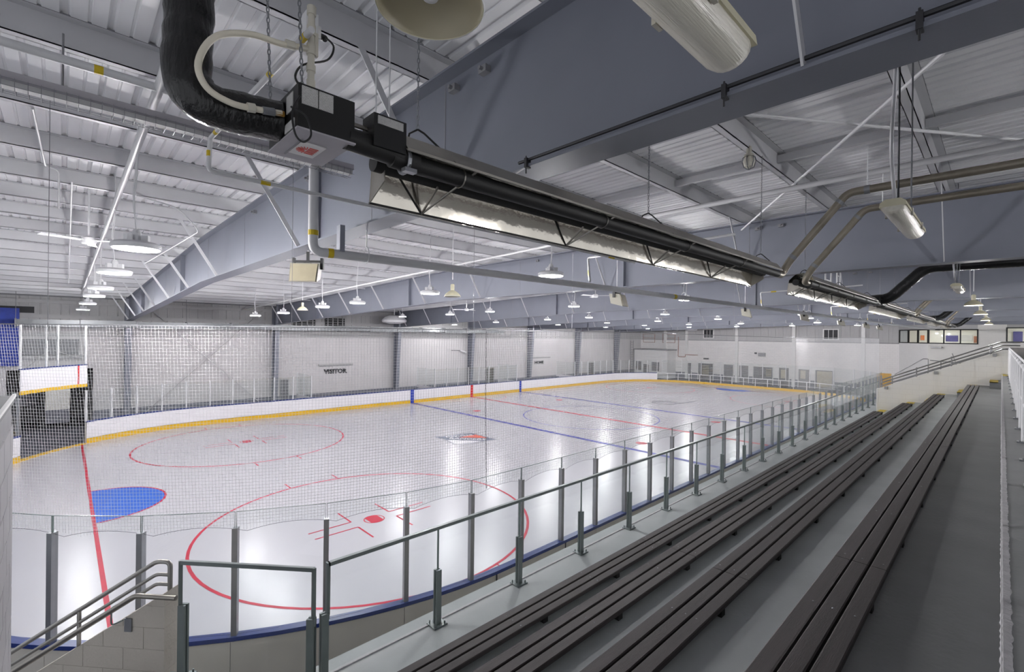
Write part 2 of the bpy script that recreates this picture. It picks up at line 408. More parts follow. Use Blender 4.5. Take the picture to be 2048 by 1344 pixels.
# wall at the far end
we = thing('wall_end', 'white end wall beyond the far boards with a row of doors', 'wall', (XE, 0, 0), kind='structure')
MB().box(XE, XE + .25, -12.5, YW + .25, 0, 5.1).build('block_wall', 'block_end', we)
MB().box(XE - .012, XE, -12.5, YW, 0, .85).build('dado', 'dado', we)
MB().box(XE - .04, XE + .02, -12.5, YW, 5.1, 5.18).build('ledge', 'metal_dark', we)
cp2 = clad_panel(.8, 3.1)
y = YW
while y > -12.6:
    o = put(cp2, 'cladding_panel', we); o.location = (XE, y, 5.18); o.rotation_euler = (0, 0, -PI/2); y -= .8
for y in (12.6, 9.5, 3.07, -3.2, -9.62): MB().box(XE - .22, XE, y - .16, y + .16, 3.9 if y > 12 else 0, zroof(y)).build('pilaster', 'wall_white', we)
# the hall stays open behind the camera (near end and concourse side), where the picture shows nothing

# floor round the rink and the ice
fl = MB().box(XN, XE + 2, -16.5, YW + 7, -.14, -.03).build('floor', 'rubber_floor'); tag(fl, 'dark grey rubber floor around the rink boards', 'floor', kind='structure')
HL, HW, CR = 28.6, 12.95, 8.5
def S(s):            # board line by arc length: (point, inward normal)
    al = CR*PI/2; a, b = HL - CR, HW - CR
    segs = [(a, 's', (0, HW), (1, 0)), (al, 'c', (a, b), 90), (2*b, 's', (HL, b), (0, -1)), (al, 'c', (a, -b), 0), (2*a, 's', (a, -HW), (-1, 0)),
            (al, 'c', (-a, -b), 270), (2*b, 's', (-HL, -b), (0, 1)), (al, 'c', (-a, b), 180), (a, 's', (-a, HW), (1, 0))]
    s %= sum(q[0] for q in segs)
    for L_, k, p, d in segs:
        if s <= L_ + 1e-9:
            if k == 's': return (p[0] + d[0]*s, p[1] + d[1]*s), (d[1], -d[0])
            an = R(d - s/L_*90); return (p[0] + CR*math.cos(an), p[1] + CR*math.sin(an)), (-math.cos(an), -math.sin(an))
        s -= L_
    return (0, HW), (0, -1)
AL = CR*PI/2
S_FC0 = HL - CR; S_FE0 = S_FC0 + AL; S_FE1 = S_FE0 + 2*(HW-CR); S_NC = S_FE1 + AL; S_NN = S_NC + 2*(HL-CR); S_NE0 = S_NN + AL; S_NE1 = S_NE0 + 2*(HW-CR); S_TOT = S_NE1 + AL + (HL-CR)
poly = [S(i * S_TOT / 220)[0] for i in range(220)]
ice = MB().prism(list(reversed(poly)), -.06, 0).build('ice_surface', 'ice'); tag(ice, 'white ice of the rink with painted hockey lines', 'ice', kind='structure')
ZI = .004
def ring(cx, cy, r, w_, m, a0=0, a1=360, n=72, name='ice_line', z=ZI):
    MB().strip(arc(cx, cy, r + w_/2, a0, a1, n), arc(cx, cy, r - w_/2, a0, a1, n), z).build(name, m, ice)
def rect(x0, x1, y0, y1, m, name='ice_line', z=ZI): MB().add([(x0, y0, z), (x1, y0, z), (x1, y1, z), (x0, y1, z)], [(0, 1, 2, 3)]).build(name, m, ice)
rect(-.15, .15, -HW+.02, HW-.02, 'ice_red'); 
for s in (-1, 1):
    rect(s*6.08-.15, s*6.08+.15, -HW+.02, HW-.02, 'ice_blue')
    yc = 11.0; rect(s*25.56-.045, s*25.56+.045, -10.9, 10.9, 'ice_red')
    # crease
    pts = arc(s*25.52, .1, 1.86, 90, 270, 24) if s > 0 else arc(s*25.52, .1, 1.86, -90, 90, 24)
    MB().add([(x_, y_, ZI+.001) for x_, y_ in pts], [tuple(range(len(pts)))]).build('crease', 'crease_blue', ice)
    MB().strip([( x_, y_) for x_, y_ in pts], [(s*25.52 + (x_-s*25.52)*.965, .1 + (y_-.1)*.965) for x_, y_ in pts], ZI+.002).build('crease_outline', 'ice_red', ice)
    for yd in (6.7056, -6.7056):
        cx = s*19.52
        ring(cx, yd, 4.57, .075, 'ice_red')
        ring(cx, yd, .29, .03, 'ice_red', n=28)
        dots = [p for p in arc(cx, yd, .275, 0, 360, 40)[:-1] if abs(p[0]-cx) < .2]
        MB().add([(x_, y_, ZI) for x_, y_ in dots], [tuple(range(len(dots)))]).build('faceoff_dot', 'ice_red', ice)
        for sx in (-1, 1):
            for sy in (-1, 1):
                x0 = cx + sx*.61; y0 = yd + sy*.23
                rect(min(x0, x0+sx*1.22), max(x0, x0+sx*1.22), y0-.025, y0+.025, 'ice_red', 'faceoff_mark')
                rect(x0-.025, x0+.025, min(y0, y0+sy*.91), max(y0, y0+sy*.91), 'ice_red', 'faceoff_mark')
                hx = cx + sx*.86; hy = yd + sy*4.5
                rect(hx-.025, hx+.025, min(hy, hy+sy*.62), max(hy, hy+sy*.62), 'ice_red', 'hash_mark')
        dn = arc(s*4.556, yd, .3, 0, 360, 28)[:-1]
        MB().add([(x_, y_, ZI) for x_, y_ in dn], [tuple(range(len(dn)))]).build('faceoff_dot', 'ice_red', ice)
ring(0, 0, 4.57, .08, 'ice_blue')
ring(0, HW, 3.05, .05, 'ice_red', 180, 360, 40)
# team shield by the near blue line: slanted navy word bands, orange wedge, white tail
def logo():
    o0 = Vector((-10.85, .06)); ex = Vector((.66, -.751)); ey = Vector((.751, .66))     # reads from the stand
    def P(a, b, z=ZI+.001): q = o0 + ex*a + ey*b; return (q.x, q.y, z)
    def pl(pts, m, z, nm='logo'): MB().add([P(a, b, z) for a, b in pts], [tuple(range(len(pts)))]).build(nm, m, ice)
    pl([(-1.72, .22), (-1.1, .38), (-.62, .95), (.12, 1.48), (.42, 1.2), (1.68, .05), (1.1, -.35), (.55, -.95), (0, -1.32), (-.35, -1.25), (-.95, -.35)], 'logo_navy', ZI)
    pl([(-.86, -.42), (1.0, -.38), (.5, -.92), (0, -1.26), (-.32, -1.19)], 'board_white', ZI+.002)
    pl([(-.35, .26), (.42, 1.08), (1.18, .34)], 'logo_orange', ZI+.002)
    for word, sz, c, an, sx in (('OAKVILLE', .46, (-.40, .60), 33, .74), ('RANGERS', .46, (.16, -.04), 0, .98)):
        me = text_mesh(word, sz, .001, .012, sx); a = R(an)
        vs = []
        for v in me.vertices:
            xx = v.co.x*math.cos(a) - v.co.y*math.sin(a); yy = v.co.x*math.sin(a) + v.co.y*math.cos(a)
            v.co = Vector(P(c[0] + xx, c[1] + yy, ZI + .004 + v.co.z))
        me.materials.append(M['board_white']); put(me, 'logo_word', ice)
logo()
# second emblem: thin dark ring with a swoosh and a line of lettering
ring(10.3, .05, .95, .1, 'ice_black', 20, 350, 40, 'emblem_ring')
MB().strip([(9.9 + .35*i, .85 - .22*i) for i in range(5)], [(9.75 + .37*i, .62 - .25*i) for i in range(5)], ZI+.001).build('emblem_swoosh', 'ice_black', ice)
for k in range(9):
    MB().box(9.4 + k*.42, 9.62 + k*.42, -1.05 - k*.05, -.8 - k*.05, ZI, ZI+.001).build('emblem_letter', 'ice_black', ice)

# ------------------------------------------------------------------ rink boards, glass
def sweep(s0, s1, off0, off1, z0, z1, step=.6):
    n = max(1, int(math.ceil(abs(s1-s0)/step))); m = MB(); vs = []; fs = []
    for i in range(n+1):
        p, nn = S(s0 + (s1-s0)*i/n)
        for o_, z_ in ((off0, z0), (off1, z0), (off1, z1), (off0, z1)): vs.append((p[0] - nn[0]*o_, p[1] - nn[1]*o_, z_))
    for i in range(n):
        for j in range(4): fs.append((i*4+j, i*4+(j+1) % 4, (i+1)*4+(j+1) % 4, (i+1)*4+j))
    fs.append((3, 2, 1, 0)); fs.append(tuple(n*4+j for j in range(4))); return m.add(vs, fs)
def boards(t, s0, s1, pw=2.44, zoff=0.0, kick=True, back='board_back'):
    n = max(1, round((s1-s0)/pw)); d = (s1-s0)/n
    for i in range(n):
        a, b = s0 + i*d + .004, s0 + (i+1)*d - .004
        p = sweep(a, b, 0, .012, zoff + (.26 if kick else .02), zoff + 1.04).build('board_panel', 'board_white', t)
        sweep(a, b, .10, .115, zoff, zoff + 1.03).build('back_panel', back, t)
        if kick: sweep(a, b, -.012, .012, zoff + .0, zoff + .245).build('kick_plate', 'yellow', t)
    sweep(s0, s1, -.015, .125, zoff + 1.04, zoff + 1.1).build('cap_rail', 'blue_cap', t)
GS0, GS1 = S_NE1 + (180-150.5)/90*AL, S_NE1 + (180-128.5)/90*AL      # lifting gate span
S_RAIL = S_FC0 + (90-39)/90*AL                                         # where the open railing starts at the far end
S_RAIL1 = S_NC - 2.0
bf = thing('rink_boards', 'long white far-side boards with yellow kick strip and blue and red line markers', 'boards', (0, HW, 0))
boards(bf, GS1 - S_TOT, S_RAIL)
for xx, m_ in ((-6.08, 'blue_mark'), (0, 'red_mark'), (6.08, 'blue_mark')):
    MB().box(xx-.15, xx+.15, HW - .022, HW - .013, .0, 1.04).build('line_marker', m_, bf)
bn = thing('rink_boards', 'beige-backed near-side boards with dark blue cap below the stand', 'boards', (0, -HW, 0))
boards(bn, S_RAIL1, GS0)
# door leaves in the near boards: seams, hinges, latch plates
for xd in (-20.35, -18.35, -12.1, 1.0):
    MB().box(xd-.012, xd+.012, -HW-.128, -HW-.112, 0, 1.04).build('door_seam', 'dark', bn)
    MB().box(xd-.07, xd+.07, -HW-.15, -HW-.128, .55, .82).cyl((xd, -HW-.16, .5), (xd, -HW-.16, .87), .02, 8).build('hinge', 'alu', bn)
# far end: boards cut down to an open white frame
br = thing('end_railing', 'open white framed end boards on a yellow kick strip beyond the far goal', 'boards', (HL, 0, 0))
sweep(S_RAIL, S_RAIL1, -.012, .1, 0, .245).build('kick_plate', 'yellow', br)
sweep(S_RAIL, S_RAIL1, 0, .07, 1.03, 1.1).build('top_rail', 'white_paint', br); sweep(S_RAIL, S_RAIL1, .01, .05, .6, .635).build('mid_rail', 'white_paint', br)
n = int((S_RAIL1 - S_RAIL)/1.22)
for i in range(n+1):
    s = S_RAIL + (S_RAIL1-S_RAIL)*i/n; sweep(s-.035, s+.035, 0, .06, .2, 1.05).build('stile', 'white_paint', br)
    if i < n: sweep(s+.04, s+(S_RAIL1-S_RAIL)/n-.04, .02, .03, .21, 1.03, 1.3).build('clear_panel', 'pane', br)
def glass_run(t, s0, s1, ztop, zpost, pw=1.22, z0=1.1, post='alu', pwid=.055, off=.05):
    n = max(1, round((s1-s0)/pw)); d = (s1-s0)/n
    for i in range(n+1):
        s = s0 + i*d
        sweep(s-pwid/2, s+pwid/2, off-.045, off+.05, z0-.02, zpost).build('post', post, t)
        if i < n:
            gpn = sweep(s+.006, s+d-.006, off-.006, off+.006, z0, ztop, 1.3).build('glass_pane', 'glass', t)
            if ztop > zpost:
                e = sweep(s+.006, s+d-.006, off-.007, off+.007, ztop-.002, ztop+.006, 1.3)
                for q in (s+.008, s+d-.012): ee = sweep(q, q+.004, off-.007, off+.007, zpost-.05, ztop, 1.3); e.add(ee.v, ee.f)
                e.build('pane_edge', 'pane_edge', gpn)
gn = thing('rink_glass', 'clear glass shield on aluminium posts along the near-side boards', 'glass shield', (0, -HW, 1.1))
glass_run(gn, S_RAIL1, GS0 - .05, 2.89, 2.66, pwid=.075)
gf = thing('rink_glass', 'clear glass shield on the far boards left of the visitor bench', 'glass shield', (-20, HW, 1.1))
glass_run(gf, GS1 - S_TOT, -14.0, 2.55, 2.6, post='white_paint', pwid=.045)
g2 = thing('rink_glass', 'clear glass shield on the far boards at the centre line', 'glass shield', (1, HW, 1.1))
glass_run(g2, -3.9, 5.6, 2.6, 2.65, post='white_paint', pwid=.045)
g3 = thing('rink_glass', 'clear glass shield on the far boards right of the home bench', 'glass shield', (20, HW, 1.1))
glass_run(g3, 14.6, S_RAIL, 2.6, 2.65, post='white_paint', pwid=.045)
g4 = thing('rink_glass', 'clear glass shield above the open white railing at the far end', 'glass shield', (HL, 0, 1.1))
glass_run(g4, S_RAIL + .6, S_RAIL1 - .6, 2.7, 2.75, post='white_paint', pwid=.045, pw=2.3)
for gx, par, lab in ((-14.0, gf, 0), (-3.9, g2, 0), (5.6, g2, 0), (14.6, g3, 0)):     # returns back to the wall at the benches
    for k in range(2):
        y0 = HW + .12 + k*1.3; MB().box(gx-.006, gx+.006, y0, y0+1.28, 1.1, 2.6).build('glass_pane', 'glass', par)
        MB().box(gx-.025, gx+.025, y0+1.26, y0+1.31, 0, 2.65).build('post', 'white_paint', par)
    MB().box(gx-.03, gx+.03, HW+.12, HW+2.75, 0, 1.1).build('return_panel', 'board_white', par)
# lifting gate (raised)
zg = 2.78
ga = thing('lifting_gate', 'raised white rink gate with yellow kick strip hanging over the corner opening', 'gate', (-26.4, 10.3, zg))
sweep(GS0, GS1, 0, .05, zg+.15, zg+1.04).build('board_panel', 'board_white', ga); sweep(GS0, GS1, -.01, .06, zg, zg+.15).build('kick_plate', 'yellow', ga)
sweep(GS0, GS1, -.01, .09, zg+1.04, zg+1.09).build('cap_rail', 'blue_cap', ga)
sm = GS1 - .42; sweep(sm-.035, sm+.035, -.014, -.002, zg+.15, zg+1.04).build('goal_line_marker', 'red_mark', ga)
for s in (GS0+.02, GS0+1.35, GS0+1.9, GS1-.04): sweep(s-.03, s+.03, .02, .08, zg+1.09, zg+2.95).build('post', 'white_paint', ga)
for a, b in ((GS0+.05, GS0+1.32), (GS0+1.38, GS0+1.87), (GS0+1.93, GS1-.07)): sweep(a, b, .045, .055, zg+1.09, zg+2.6, 1.0).build('glass_pane', 'glass', ga)
sweep(GS0-.02, GS1+.02, -.02, .25, 0, .03).build('sill', 'yellow', ga)
# resurfacer room behind the opening
rr = thing('wall_recess', 'dark room behind the corner opening', 'wall', (-26.7, 19, 0), kind='structure')
m = MB(); m.box(XD0-3, XD1+2.5, 22, 22.1, 0, 4.5); m.box(XD0-3.1, XD0-3, YW+.25, 22, 0, 4.5); m.box(XD1+2.5, XD1+2.6, YW+.25, 22, 0, 4.5); m.box(XD0-3, XD1+2.5, YW+.25, 22, 4.5, 4.6)
m.build('recess_shell', 'metal_dark', rr)
cur = thing('strip_curtain', 'white hanging panel between dark posts inside the corner opening', 'curtain', (-26.3, 17.3, 0))
MB().box(-26.95, -25.95, 17.3, 17.33, 1.0, 3.0).build('panel', 'room_white', cur)
for xx in (-27.05, -25.75): MB().box(xx-.09, xx+.09, 17.2, 17.34, 0, 3.2).build('post', 'black', cur)
MB().box(-26.95, -25.95, 17.28, 17.34, .25, 1.0).build('lower_panel', 'dado', cur)
mch = thing('ice_resurfacer', 'dark machine parked low inside the corner opening', 'machine', (-27.6, 18.2, 0))
MB().box(-28.3, -27.2, 17.6, 20.6, .35, 1.2).build('body', 'dark', mch); MB().box(-28.2, -27.3, 18.6, 20.4, 1.2, 1.9).build('hopper', 'dado', mch)
for yy in (18.1, 19.9): MB().cyl((-27.3, yy, .35), (-27.1, yy, .35), .34, 18).build('wheel', 'black', mch)
# upper clutter over the opening: dark louvre window, blue tarp, hoist frame
lw = thing('wall_louvre', 'long dark window high on the wall above the corner opening', 'window', (-29, YW, 6.4))
MB().box(-31, -27.3, YW-.09, YW-.05, 6.36, 6.8).build('frame', 'metal_panel', lw); MB().box(-30.9, -27.38, YW-.11, YW-.085, 6.4, 6.74).build('pane', 'dark', lw)
tag(MB().box(-29.2, -27.92, YW-.5, YW-.14, 3.6, 6.62).build('blue_tarp', 'blue_tarp'), 'blue tarpaulin hanging on the wall at the left edge', 'tarp')
dk = thing('equipment_rack', 'dark framed equipment rack on the wall above the raised gate', 'rack', (-26.9, YW-.3, 3.9))
MB().box(-28.0, -25.6, YW-.3, YW-.05, 4.15, 5.0).build('cabinet', 'metal_dark', dk); MB().box(-28.0, -25.4, YW-.34, YW-.02, 3.95, 4.12).build('shelf', 'metal_panel', dk)
for a, b in (((-27.9, YW-.36, 3.2), (-26.8, YW-.36, 4.4)), ((-25.5, YW-.36, 3.9), (-26.6, YW-.36, 4.4))): MB().bar(a, b, .05, .05).build('strut', 'metal_panel', dk)

# ------------------------------------------------------------------ far wall fittings
xb = thing('cross_brace', 'crossed flat white steel braces on the wall in the nearest bay', 'brace', (-19.5, YW-.2, 3.6))
MB().bar((-22.9, YW-.16, .3), (-16.2, YW-.16, 7.0), .02, .16, (0, 1, 0)).build('brace_bar', 'metal_panel', xb)
MB().bar((-22.6, YW-.2, 7.0), (-16.0, YW-.2, .3), .02, .16, (0, 1, 0)).build('brace_bar', 'metal_panel', xb)
for word, x0, x1, z_, lab in (('VISITOR', -11.81, -9.94, 2.55, 'black VISITOR lettering on the white wall above the left bench'), ('HOME', 11.69, 13.17, 2.5, 'black HOME lettering on the white wall above the right bench')):
    me = text_mesh(word, .5, .01, .03); xs = [v.co.x for v in me.vertices]; zs = [v.co.y for v in me.vertices]
    k = (x1-x0)/(max(xs)-min(xs)); kz = .38/(max(zs)-min(zs)); mid = (max(xs)+min(xs))/2; mz = (max(zs)+min(zs))/2
    for v in me.vertices: v.co = Vector(((x0+x1)/2 + (v.co.x-mid)*k, YW-.02 - v.co.z, z_ + (v.co.y-mz)*kz))
    me.materials.append(M['letter']); tag(put(me, 'wall_lettering'), lab, 'lettering')
for x0, x1, lab in ((-12.2, -9.5, 'thin white baseboard heater on the wall above the VISITOR lettering'), (11.0, 14.2, 'thin white wall heater above the HOME lettering')):
    t = thing('wall_heater', lab, 'heater', ((x0+x1)/2, YW, 2.95)); MB().box(x0, x1, YW-.12, YW-.01, 2.95, 3.12).build('casing', 'metal_panel', t)
    MB().box(x0+.05, x1-.05, YW-.14, YW-.12, 2.98, 3.02).build('grille', 'metal_dark', t)
# benches for the teams behind the boards
for x0, x1, lab in ((-13.8, -4.1, 'long players bench behind the boards under the VISITOR lettering'), (5.8, 14.4, 'long players bench behind the boards under the HOME lettering')):
    t = thing('players_bench', lab, 'bench', ((x0+x1)/2, 15.3, 0)); MB().box(x0, x1, 15.1, 15.5, .85, .92).build('seat', 'dado', t)
    for q in range(5): xx = x0 + .3 + (x1-x0-.6)*q/4; MB().box(xx-.04, xx+.04, 15.15, 15.45, -.02, .85).build('leg', 'dark', t)
# doors in the far wall
def wall_door(x0, x1, z1, lab, m_='slat', n='door'):
    t = thing(n, lab, 'door', ((x0+x1)/2, YW, 0)); MB().box(x0-.06, x1+.06, YW-.05, YW-.005, -.02, z1+.06).build('frame', 'metal_panel', t)
    MB().box(x0, x1, YW-.07, YW-.03, -.02, z1).build('leaf', m_, t); MB().box(x1-.14, x1-.06, YW-.12, YW-.07, .95, 1.05).build('handle', 'alu', t); return t
wall_door(4.7, 5.6, 2.15, 'dark door in the far wall between the two team benches', 'glass_dark')
wall_door(21.6, 22.6, 2.15, 'dark door in the far wall right of the home bench', 'slat')
wall_door(-14.9, -14.4, 2.1, 'narrow grey door in the far wall left of the visitor bench', 'metal_dark')
# dark louvred vents
for x0, x1, lab in ((-14.1, -12.5, 'left dark louvred vent high on the wall behind the foil duct'), (-11.75, -10.2, 'right dark louvred vent high on the wall behind the foil duct')):
    t = thing('wall_vent', lab, 'vent', ((x0+x1)/2, YW, 5.9)); MB().box(x0, x1, YW-.09, YW-.05, 5.75, 6.66).build('backing', 'black', t)
    for q in range(5): MB().box(x0, x1, YW-.13, YW-.09, 5.76+q*.19, 5.8+q*.19).build('slat', 'metal_dark', t)
    for q in range(4): xx = x0 + (x1-x0)*(q+.5)/4; MB().box(xx-.03, xx+.03, YW-.14, YW-.09, 5.75, 6.66).build('mullion', 'metal_panel', t)
# foil-wrapped duct along the far wall
du = thing('foil_duct', 'long silver foil-wrapped rectangular duct high along the far wall', 'duct', (-10, YW-1.3, 5.95))
x = -28.0; q = 0
while x < 3.5:
    wv = .02*math.sin(q*2.1); MB().box(x+.02, x+2.38, YW-1.62, YW-1.1, 5.68+wv, 6.04+wv).build('duct_section', 'foil', du)
    MB().box(x-.025, x+.025, YW-1.65, YW-1.07, 5.65, 6.08).build('duct_band', 'metal_dark', du)
    if q % 3 == 0: MB().cyl((x, YW-1.35, 6.08), (x, YW-1.35, zroof(YW-1.35)-.1), .012, 6).build('hanger', 'metal_dark', du)
    x += 2.4; q += 1
# round white destratification unit beside the duct
fu = thing('fan_unit', 'white drum-shaped fan unit hanging above the foil duct', 'fan', (-7.5, YW-3.0, 6.6))
MB().lathe([(.4, 0), (.92, .12), (.96, .28), (.72, .52), (.4, .65)], (-7.5, YW-3.0, 6.3), 24, True, True).build('drum', 'housing', fu, True)
MB().cyl((-7.5, YW-3.0, 7.0), (-7.5, YW-3.0, zroof(13.4)), .04, 8).build('stem', 'white_paint', fu)
for a in range(0, 360, 60): MB().bar((-7.5, YW-3.0, 6.29), (-7.5+.85*math.cos(R(a)), YW-3.0+.85*math.sin(R(a)), 6.38), .05, .02).build('guard_bar', 'metal_panel', fu)
# conduits and pipes along the far wall below the cladding
for z_, x0, x1, lab in ((5.42, -15.2, 18.6, 'upper grey conduit running along the far wall under the duct'), (5.3, -13.5, -6.4, 'lower grey conduit on the far wall left of the third column')):
    tag(MB().cyl((x0, YW-.12, z_), (x1, YW-.12, z_), .045, 8).build('wall_conduit', 'metal_panel'), lab, 'pipe')
# security camera on column four
cm = thing('security_camera', 'small white camera on a bracket beside the fourth wall column', 'camera', (.9, YW-.5, 4.0))
MB().box(.2, 1.2, YW-.1, YW-.05, 3.98, 4.04).build('arm', 'metal_dark', cm); MB().cyl((1.2, YW-.1, 3.98), (1.75, YW-.4, 3.8), .08, 10).build('body', 'housing', cm)

# ------------------------------------------------------------------ far end wall fittings
def end_door(y0, y1, z1, lab, slats=True, pane=None, name='door'):
    t = thing(name, lab, 'door', (XE, (y0+y1)/2, 0)); y0, y1 = min(y0, y1), max(y0, y1)
    MB().box(XE-.06, XE-.005, y0-.08, y1+.08, -.02, z1+.08).build('frame', 'wall_white', t)
    MB().box(XE-.08, XE-.03, y0, y1, -.02, z1).build('leaf', 'slat', t)
    if slats:
        for q in range(10): MB().box(XE-.1, XE-.08, y0+.03, y1-.03, .12+q*(z1-.15)/10, .22+q*(z1-.15)/10).build('slat', 'metal_dark', t)
    if pane: MB().box(XE-.1, XE-.08, pane[0], pane[1], pane[2], pane[3]).build('pane', 'pane_warm' if pane[4] else 'glass_dark', t)
    return t
end_door(7.9, 6.0, 2.14, 'wide glazed door under the exit sign on the far end wall', True, (6.5, 7.4, .5, 1.9, True))
end_door(4.6, 3.5, 2.14, 'narrow slatted door on the far end wall right of the wide glazed door')
end_door(2.75, 1.7, 2.12, 'second narrow slatted door on the far end wall')
end_door(1.1, -1.0, 2.08, 'double-width slatted door in the middle of the far end wall', True, (-.9, -.3, 1.0, 1.9, True))
end_door(-1.7, -2.7, 2.1, 'door with a lit pane on the far end wall left of a pilaster', False, (-2.4, -1.9, .9, 1.9, True))
end_door(-3.7, -4.75, 2.06, 'door with a lit pane on the far end wall right of a pilaster', False, (-4.4, -3.9, 1.0, 1.9, True))
end_door(-5.35, -7.05, 2.05, 'wide glazed doorway at the right end of the far end wall', False, (-6.9, -5.5, .2, 1.95, True))
end_door(9.3, 8.9, 2.1, 'slim slatted door beside the white booth on the far end wall')
sg = thing('exit_sign', 'small dark exit sign over the wide door on the far end wall', 'sign', (XE, 6.9, 2.75)); MB().box(XE-.12, XE-.02, 6.55, 7.2, 2.68, 2.86).build('case', 'letter', sg)
# white booth in the far corner
bo = thing('corner_booth', 'low white booth with slatted shutters in the far corner', 'booth', (XE-1.2, 13.2, 0))
MB().box(XE-2.4, XE-.02, 11.06, 16.0, -.02, 3.72).build('walls', 'wall_white', bo); MB().box(XE-2.55, XE-.02, 10.9, 16.1, 3.72, 3.86).build('roof', 'metal_dark', bo)
for y0, y1 in ((14.9, 15.7), (12.2, 13.3)):
    sh = MB().box(XE-2.45, XE-2.4, y0, y1, .9, 2.1).build('shutter', 'metal_dark', bo)
    for q in range(6): MB().box(XE-2.47, XE-2.45, y0+.03, y1-.03, .96+q*.19, 1.05+q*.19).build('slat', 'slat', sh)
MB().box(XE-2.45, XE-2.4, 13.8, 14.55, .5, 1.75).build('hatch', 'slat', bo)
lad = thing('wall_ladder', 'tall dark steel ladder standing in the far corner beside the booth', 'ladder', (31.0, YW-.5, 0))
for xx in (30.6, 31.3): MB().cyl((xx, YW-.4, 0), (xx, YW-.4, 5.0), .035, 8).build('stringer', 'metal_dark', lad)
for q in range(14): MB().cyl((30.6, YW-.4, .3+q*.34), (31.3, YW-.4, .3+q*.34), .02, 6).build('rung', 'metal_dark', lad)
# louvres high on the end wall
for y0, y1, z0, z1, lab in ((6.0, 7.2, 5.5, 6.5, 'dark three-pane vent high on the far end wall above the exit sign'), (-7.4, -6.1, 5.5, 6.5, 'dark three-pane vent high on the far end wall near the offices')):
    t = thing('end_vent', lab, 'vent', (XE, (y0+y1)/2, z0)); MB().box(XE-.1, XE-.02, y0-.1, y1+.1, z0-.1, z1+.1).build('frame', 'wall_white', t)
    for q in range(3):
        a = y0 + (y1-y0)*q/3; MB().box(XE-.13, XE-.1, a+.03, a+(y1-y0)/3-.03, z0, z1).build('pane', 'letter', t)
ef = thing('end_fan', 'white round-faced fan high on the far end wall', 'fan', (XE-1.2, 8.4, 6.6))
MB().lathe([(.3, 0), (.75, .1), (.78, .35), (.4, .5)], (XE-1.2, 8.4, 6.3), 20, True, True).build('drum', 'housing', ef, True); MB().cyl((XE-1.2, 8.4, 6.8), (XE-1.2, 8.4, zroof(8.4)), .03, 6).build('stem', 'white_paint', ef)
for y0, y1, lab in ((14.2, 16.0, 'left rust-framed panel high in the far corner'), (11.2, 13.0, 'right rust-framed panel high in the far corner')):
    t = thing('wall_frame', lab, 'panel', (XE, (y0+y1)/2, 4.9))
    for a, b in (((y0, 4.75), (y1, 4.75)), ((y0, 5.9), (y1, 5.9)), ((y0, 5.35), (y1, 5.35)), ((y0, 4.75), (y0, 5.9)), ((y1, 4.75), (y1, 5.9))):
        MB().bar((XE-.06, a[0], a[1]), (XE-.06, b[0], b[1]), .05, .05).build('frame_bar', 'brown', t)
su = thing('score_unit', 'small dark box and camera on the far end wall right of centre', 'unit', (XE, .3, 3.6)); MB().box(XE-.2, XE-.02, -.2, .55, 3.35, 3.75).build('case', 'metal_dark', su); MB().box(XE-.25, XE-.02, .75, .95, 3.6, 3.8).build('eye', 'letter', su)
for y0, y1, z_, lab in ((8.9, 10.6, 3.0, 'rusty pipe run on the far end wall right of the booth'),):
    tag(MB().tube(bend([(XE-.28, 10.6, 5.6), (XE-.28, 10.6, 2.9), (XE-.28, 9.6, 2.9), (XE-.28, 9.6, 3.2), (XE-.28, 7.9, 3.2)], .1, 3), .04, 6).build('pipe_run', 'brown'), lab, 'pipe')

# ------------------------------------------------------------------ offices at the far right
of = thing('wall_office', 'white office block with black-framed windows overlooking the far end of the stand', 'wall', (31, -16, 0), kind='structure')
def vwall(a, b, z0, z1, th=.2):
    d = (Vector(b) - Vector(a)).normalized(); nrm = Vector((d.y, -d.x)) * th
    return MB().hexa([(a[0], a[1], z0), (b[0], b[1], z0), (b[0]+nrm.x, b[1]+nrm.y, z0), (a[0]+nrm.x, a[1]+nrm.y, z0), (a[0], a[1], z1), (b[0], b[1], z1), (b[0]+nrm.x, b[1]+nrm.y, z1), (a[0]+nrm.x, a[1]+nrm.y, z1)])
OA, OB, OC_, OD = (34.0, -12.5), (30.0, -14.97), (30.0, -18.15), (30.0, -29.8)
W0, W1 = 5.2, 6.5
for a, b, m_ in ((OB, OA, 'wall_white'), (OC_, OB, 'block_grey')):
    vwall(a, b, 0, W0).build('lower_wall', m_, of); vwall(a, b, W1, 8.3).build('upper_wall', 'metal_panel', of)
vwall((30.0, -19.86), OC_, 0, 8.3).build('pier', 'block_grey', of)
vwall(OD, (30.0, -19.86), 0, 5.4).build('lower_wall', 'block_grey', of); vwall(OD, (30.0, -19.86), 6.65, 8.3).build('upper_wall', 'wall_grey', of)
